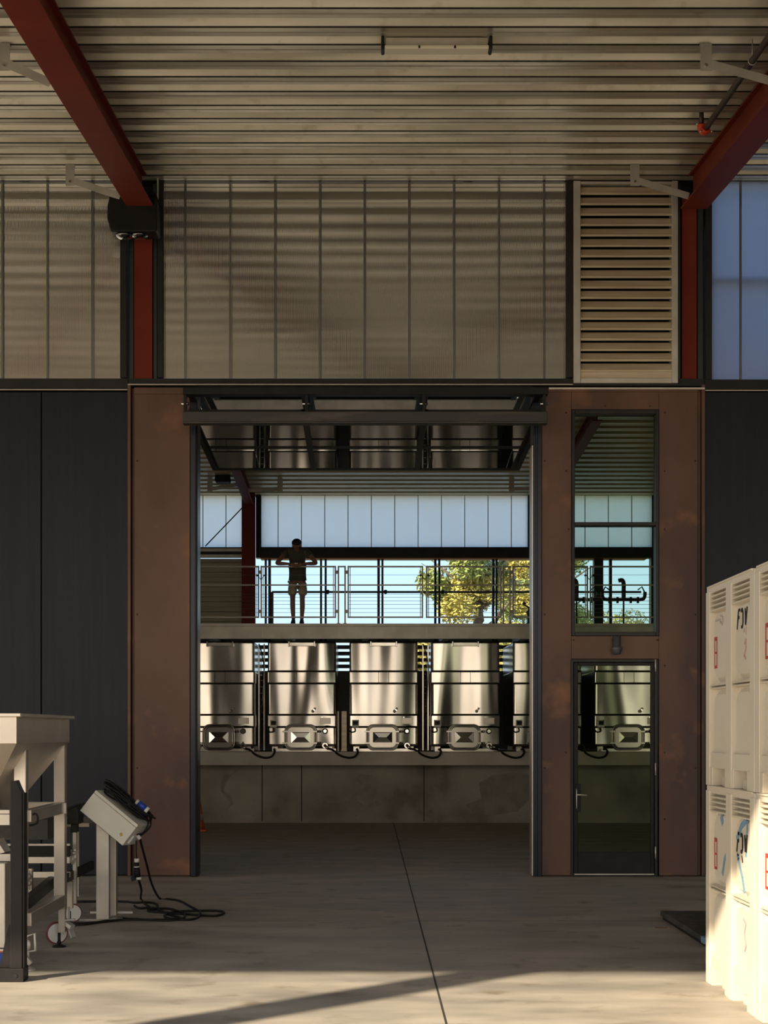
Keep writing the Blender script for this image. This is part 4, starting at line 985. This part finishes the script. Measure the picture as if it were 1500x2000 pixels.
# pale cabinet and drive box at the picture edge
cb = thing('motor_cabinet', 'pale cabinet at the hopper frame, cut by the picture edge', 'cabinet', (-2.75, 10.9, 0))
m = MB(); m.box(-3.2, PX(10, 10.9), 10.9, 11.25, PZ(1852, 10.9), PZ(1686, 10.9)); WB(m, 'cabinet_body', M_alumw, cb, bevel=.006)
m = MB(); m.box(-3.2, PX(12, 10.9), 10.88, 11.25, PZ(1857, 10.9), PZ(1853, 10.9)); WB(m, 'bottom_trim', M_steel, cb)
m = MB(); m.box(-3.1, PX(8, 10.9), 10.95, 11.2, 0, PZ(1857, 10.9)); WB(m, 'plinth', M_bluep, cb, bevel=.02)
m = MB(); m.box(-3.2, PX(9, 10.9), 10.93, 11.2, PZ(1862, 10.9), PZ(1858, 10.9)); WB(m, 'orange_strip', M_orange, cb)
db = thing('drive_box', 'pale flat box on the hopper frame, just over the cabinet', 'box', (-2.8, 10.95, 1.0))
m = MB(); m.box(-3.2, PX(19, 10.9), 10.9, 11.3, PZ(1612, 10.9), PZ(1590, 10.9)); WB(m, 'box_body', M_alumw, db, bevel=.004)
m = MB(); m.box(-3.2, PX(19, 10.9), 10.89, 11.3, PZ(1589, 10.9), PZ(1582, 10.9)); WB(m, 'lid', M_alumw, db)
m = MB(); m.prism([(PX(-6, 11), 11, PZ(1640, 11)), (PX(9, 11), 11, PZ(1665, 11)), (PX(0, 11), 11, PZ(1667, 11)), (PX(-20, 11), 11, PZ(1667, 11))], (0, .2, 0)); m.box(-3.2, PX(20, 11), 11, 11.3, PZ(1682, 11), PZ(1668, 11)); WB(m, 'chute', M_galv, db)

# second machine behind the hopper
sm = thing('sorting_table', 'dark framed sorting table with castors standing behind the hopper legs', 'machine', (-3.0, 14.0, 0))
q = lambda px, py, d: (PX(px, d), d, PZ(py, d))
m = MB(); m.box(-4.2, PX(186, 14.2), 13.9, 14.9, PZ(1614, 14), PZ(1606, 14)); WB(m, 'table_top', M_steel, sm, bevel=.003, seg=1)
for a, b, d in ((142, 149, 13.6), (150, 154, 14.6)):
    m = MB(); m.box(PX(a, d), PX(b, d), d, d+.05, .12, PZ(1618, d)); WB(m, 'leg', M_galv, sm)
for (py0, py1, mt) in ((1648, 1652, M_galv), (1653, 1673, M_black), (1674, 1686, M_steel), (1703, 1714, M_steel)):
    d = 13.4; m = MB(); m.box(-4.2, PX(136, d), d, d+.05, PZ(py1, d), PZ(py0, d)); WB(m, 'cross_rail', mt, sm)
m = MB(); m.box(PX(132, 13.5), PX(140, 13.5), 12.9, 14.6, PZ(1722, 13.4), PZ(1704, 13.4)); WB(m, 'side_rail', M_black, sm)
m = MB(); d = 13.4; m.box(PX(131, d), PX(141, d), d, d+.06, .14, PZ(1722, d)); WB(m, 'castor_stub', M_steel, sm)
wheel(sm, PX(139, 13.5), 13.56, .085, .082)
m = MB(); d = 13.3; m.cyl((PX(136, d), d, .13), (PX(136, d), d, .02), .012, 8); m.lathe((PX(136, d), d, 0), [(.055, 0), (.05, .01), (.018, .02)], 14); WB(m, 'levelling_foot', M_black, sm)
m = MB(); d = 13.5; m.prism([q(131, 1578, d), q(150, 1574, d), q(153, 1592, d), q(153, 1610, d), q(131, 1610, d)], (0, .25, 0)); m.prism([q(124, 1579, d-.02), q(160, 1568, d-.02), q(160, 1571, d-.02), q(131, 1582, d-.02)], (0, .3, 0)); m.box(PX(138, d), PX(150, d), d, d+.1, PZ(1626, d), PZ(1610, d)); WB(m, 'drive_motor', M_black, sm, bevel=.01)
m = MB(); d = 13.45; m.box(PX(136, d), PX(141, d), d, d+.04, PZ(1685, d), PZ(1660, d)); m.box(PX(144, d), PX(149, d), d, d+.04, PZ(1676, d), PZ(1658, d)); m.cyl(q(140, 1666, d), q(148, 1666, d), .018, 8); m.cyl(q(142, 1670, d), q(142, 1688, d), .012, 8); WBS(m, 'latch', M_galv, sm)
m = MB(); d = 12.8; m.box(PX(51, d), PX(62, d), d, d+.06, PZ(1755, d), PZ(1697, d)); WB(m, 'rear_post', M_steel, sm)
m = MB(); d = 12.75; m.box(PX(53, d), PX(59, d), d-.03, d, PZ(1738, d), PZ(1700, d)); m.ball(q(55, 1712, d-.03), .03, 8); m.ball(q(56, 1725, d-.03), .025, 8); WB(m, 'chain_latch', M_galv, sm)
m = MB(); d = 12.9; m.bar(q(50, 1765, 12.4), q(102, 1722, 13.4), .06, .09); WB(m, 'diagonal_rail', M_black, sm)
m = MB(); d = 13.2; m.box(PX(-10, d), PX(93, d), d, d+.5, PZ(1640, d), PZ(1600, d)); WB(m, 'trough', M_dirty, sm)

# =================================================================== control box on its pedestal
cs = thing('control_pedestal', 'tilted pale control box on a twin post stand, black cable coiled on top', 'control box', (PX(205, 13.8), 13.8, 0))
d = 13.55
def rel(p): return Vector(p)
O = Vector(q(156, 1583, d)); A = Vector(q(239, 1651.5, d)); Bq = Vector(q(187, 1543, d))
ex = (A-O); ez = (Bq-O); depth = Vector((.063, .30, -.012)); yo = Vector((.0, .055, 0))
def qbox(m, o, a, b, c): m.hexa([o, o+a, o+c, o+a+c, o+b, o+a+b, o+c+b, o+a+c+b])
m = MB(); qbox(m, O, ex, ez*.86, depth); WB(m, 'enclosure', M_plat, cs, bevel=.004)
m = MB(); qbox(m, O+ez*.875, ex, ez*.125, depth); lid = WB(m, 'lid', M_plat, cs, bevel=.004)
m = MB(); qbox(m, O+ex*1.0+depth*.25+ez*.12, ex*.03, ez*.35, depth*.5); m.cyl(O+ex*1.02+depth*.5+ez*.5, O+ex*1.10+depth*.5+ez*.46, .018, 8); WB(m, 'cable_gland', M_white, cs)
m = MB(); c = O+ex*.86+ez*.30-Vector((0, .003, 0)); m.ball(c, .012, 8, (1, .2, 1.3)); WB(m, 'sticker', mat('yellow_sticker', (.55, .38, .10), .6), cs)
zfl = PZ(1607, 13.65)
m = MB(); x0_, x1_ = PX(187, 13.6), PX(212, 13.6); zz0 = 0.02
za, zb2 = PZ(1609, 13.6), PZ(1630, 13.6)
m.hexa([(x0_, 13.62, .02), (x1_, 13.62, .02), (x0_, 13.70, .02), (x1_, 13.70, .02), (x0_, 13.62, za), (x1_, 13.62, zb2), (x0_, 13.70, za), (x1_, 13.70, zb2)]); WB(m, 'post', M_alumw, cs, bevel=.003, seg=1)
x0_, x1_ = PX(208, 14.0), PX(230, 14.0)
m = MB(); m.hexa([(x0_, 13.92, .02), (x1_, 13.92, .02), (x0_, 14.0, .02), (x1_, 14.0, .02), (x0_, 13.92, PZ(1620, 14)), (x1_, 13.92, PZ(1640, 14)), (x0_, 14.0, PZ(1620, 14)), (x1_, 14.0, PZ(1640, 14))]); WB(m, 'post', M_steel, cs, bevel=.003, seg=1)
def plate(a0, a1, b0, b1, y0_, y1_):
    m = MB(); P = [FL(a0, y1_), FL(a1, y1_), FL(b0, y0_), FL(b1, y0_)]; h = Vector((0, 0, .018)); m.hexa([P[0], P[1], P[2], P[3], P[0]+h, P[1]+h, P[2]+h, P[3]+h]); WB(m, 'base_plate', M_alumw, cs)
plate(154, 241, 163, 233, 1789, 1799); plate(176, 259, 181, 252, 1775, 1784)
# coil of black cable lying on the sloping lid
cc = thing('cable_coil', 'coil of black cable with a blue plug lying over the tilted control box', 'cable', tuple(O+ez))
T0 = O+ez; nx = ex.normalized(); nd = depth.normalized(); nz = ez.normalized()
for k in range(9):
    r1 = .205+.012*(k % 3)+.006*k; r2 = .095+.009*(k % 4); c0 = T0+ex*(.48+.012*(k % 3))+depth*.5+nz*(.028+.017*(k//2)+.004*(k % 2))
    pts = []
    for i in range(14):
        a = 2*math.pi*i/14; pts.append(c0+nx*math.cos(a)*r1+nd*math.sin(a)*r2+nz*(.010*math.sin(3*a+k)+.012*math.cos(a+k)))
    m = MB(); m.tube(spline(pts, 4, True), .0085, 6, closed=True); WB(m, 'cable_loop', M_rubber, cc)
m = MB(); c = T0+ex*.80+depth*.35+nz*.125; m.cyl(c-nx*.05, c+nx*.03, .028, 12); WB(m, 'plug', M_bluep, cc)
m = MB(); m.cyl(c+nx*.032, c+nx*.06, .03, 12); m.cyl(c-nx*.075, c-nx*.052, .024, 12); WBS(m, 'plug_cap', M_white, cc)
m = MB(); e = T0+ex; m.tube(spline([e+depth*.5+nz*.07-nx*.05, e+depth*.5+nz*.03+nx*.02, e+depth*.5-nz*.06+nx*.035, e+depth*.5-nz*.11-nx*.0], 5), .009, 6); m.tube(spline([e+depth*.6+nz*.09-nx*.03, e+depth*.6+nz*.02+nx*.04, e+depth*.6-nz*.08+nx*.03, e+depth*.6-nz*.13-nx*.0], 5), .009, 6); WBS(m, 'cable_end', M_rubber, cc)
# hanging connector and floor cables
hc = thing('hanging_plug', 'black and white cable connector hanging under the control box', 'plug', q(267, 1720, 13.7))
d = 13.7
m = MB(); m.tube(spline([q(266, 1642, d), q(266, 1660, d), q(267, 1678, d)], 4), .007, 6); WB(m, 'cord', M_rubber, hc)
m = MB(); m.cyl(q(267, 1677, d), q(267, 1684, d), .022, 10); m.cyl(q(267, 1692, d), q(267, 1694, d), .026, 10); m.cyl(q(271, 1713, d), q(271, 1718, d), .022, 10); WBS(m, 'collar', M_white, hc)
m = MB(); m.cyl(q(267, 1684, d), q(267, 1692, d), .023, 10); m.cyl(q(267, 1694, d), q(269, 1713, d), .027, 10); m.prism([q(261, 1700, d), q(267, 1696, d), q(268, 1718, d), q(258, 1722, d), q(255, 1716, d)], (0, .05, 0)); WB(m, 'connector', M_rubber, hc)
def floorcable(pts, label, r=.011, lead=None):
    P = [Vector(p) for p in (lead or [])]+[FL(a, b)+Vector((0, 0, r)) for a, b in pts]
    m = MB(); m.tube(spline(P, 7), r, 7); return tag(m.build('floor_cable', M_rubber), label, 'cable', 'black cables under the control box')
floorcable([(275, 1757), (284, 1768), (300, 1777), (308, 1771), (296, 1765), (262, 1765), (238, 1763), (150, 1763)], 'black cable dropping from the hanging plug and running back past the stand', lead=[q(271, 1719, 13.7), q(276, 1738, 14.0)])
floorcable([(312, 1757), (330, 1758), (352, 1762), (372, 1773), (391, 1784), (385, 1795), (362, 1799), (330, 1796), (322, 1790), (345, 1783), (400, 1781), (432, 1782), (436, 1786), (420, 1791), (380, 1789), (330, 1785), (292, 1782), (295, 1779), (330, 1777), (360, 1788), (350, 1798), (300, 1799), (240, 1799), (180, 1805), (145, 1806), (131, 1800)],
           'black cable snaking in flat loops on the concrete to the castor of the hopper', lead=[q(273, 1636, 13.72), q(279, 1660, 13.9), q(287, 1690, 14.2), q(296, 1725, 14.8)])
floorcable([(262, 1771), (272, 1776), (300, 1776), (330, 1788), (355, 1797), (320, 1800), (250, 1797), (222, 1795), (205, 1801), (160, 1808), (138, 1805)], 'black cable looping on the concrete just behind the stand base plate')

# =================================================================== orange cones behind the left jamb
for i, (px, py, sc) in enumerate(((384, 1623, 1.15),)):
    p = FL(px, py); t = thing('traffic_cone', 'orange traffic cone half hidden behind the left doorway jamb', 'cone', p)
    m = MB(); m.box(-.18, .18, -.18, .18, 0, .03); m.build('cone_base', M_orange, t, bevel=.01)
    m = MB(); m.lathe((0, 0, .03), [(.14, 0), (.115, .16), (.105, .24), (.075, .45), (.04, .68), (.03, .70)], 20); m.build('cone_body', M_orange, t)
    m = MB(); m.lathe((0, 0, .03), [(.1185, .16), (.1065, .25)], 20); m.lathe((0, 0, .03), [(.078, .45), (.066, .53)], 20); m.build('reflective_band', M_galv, t)
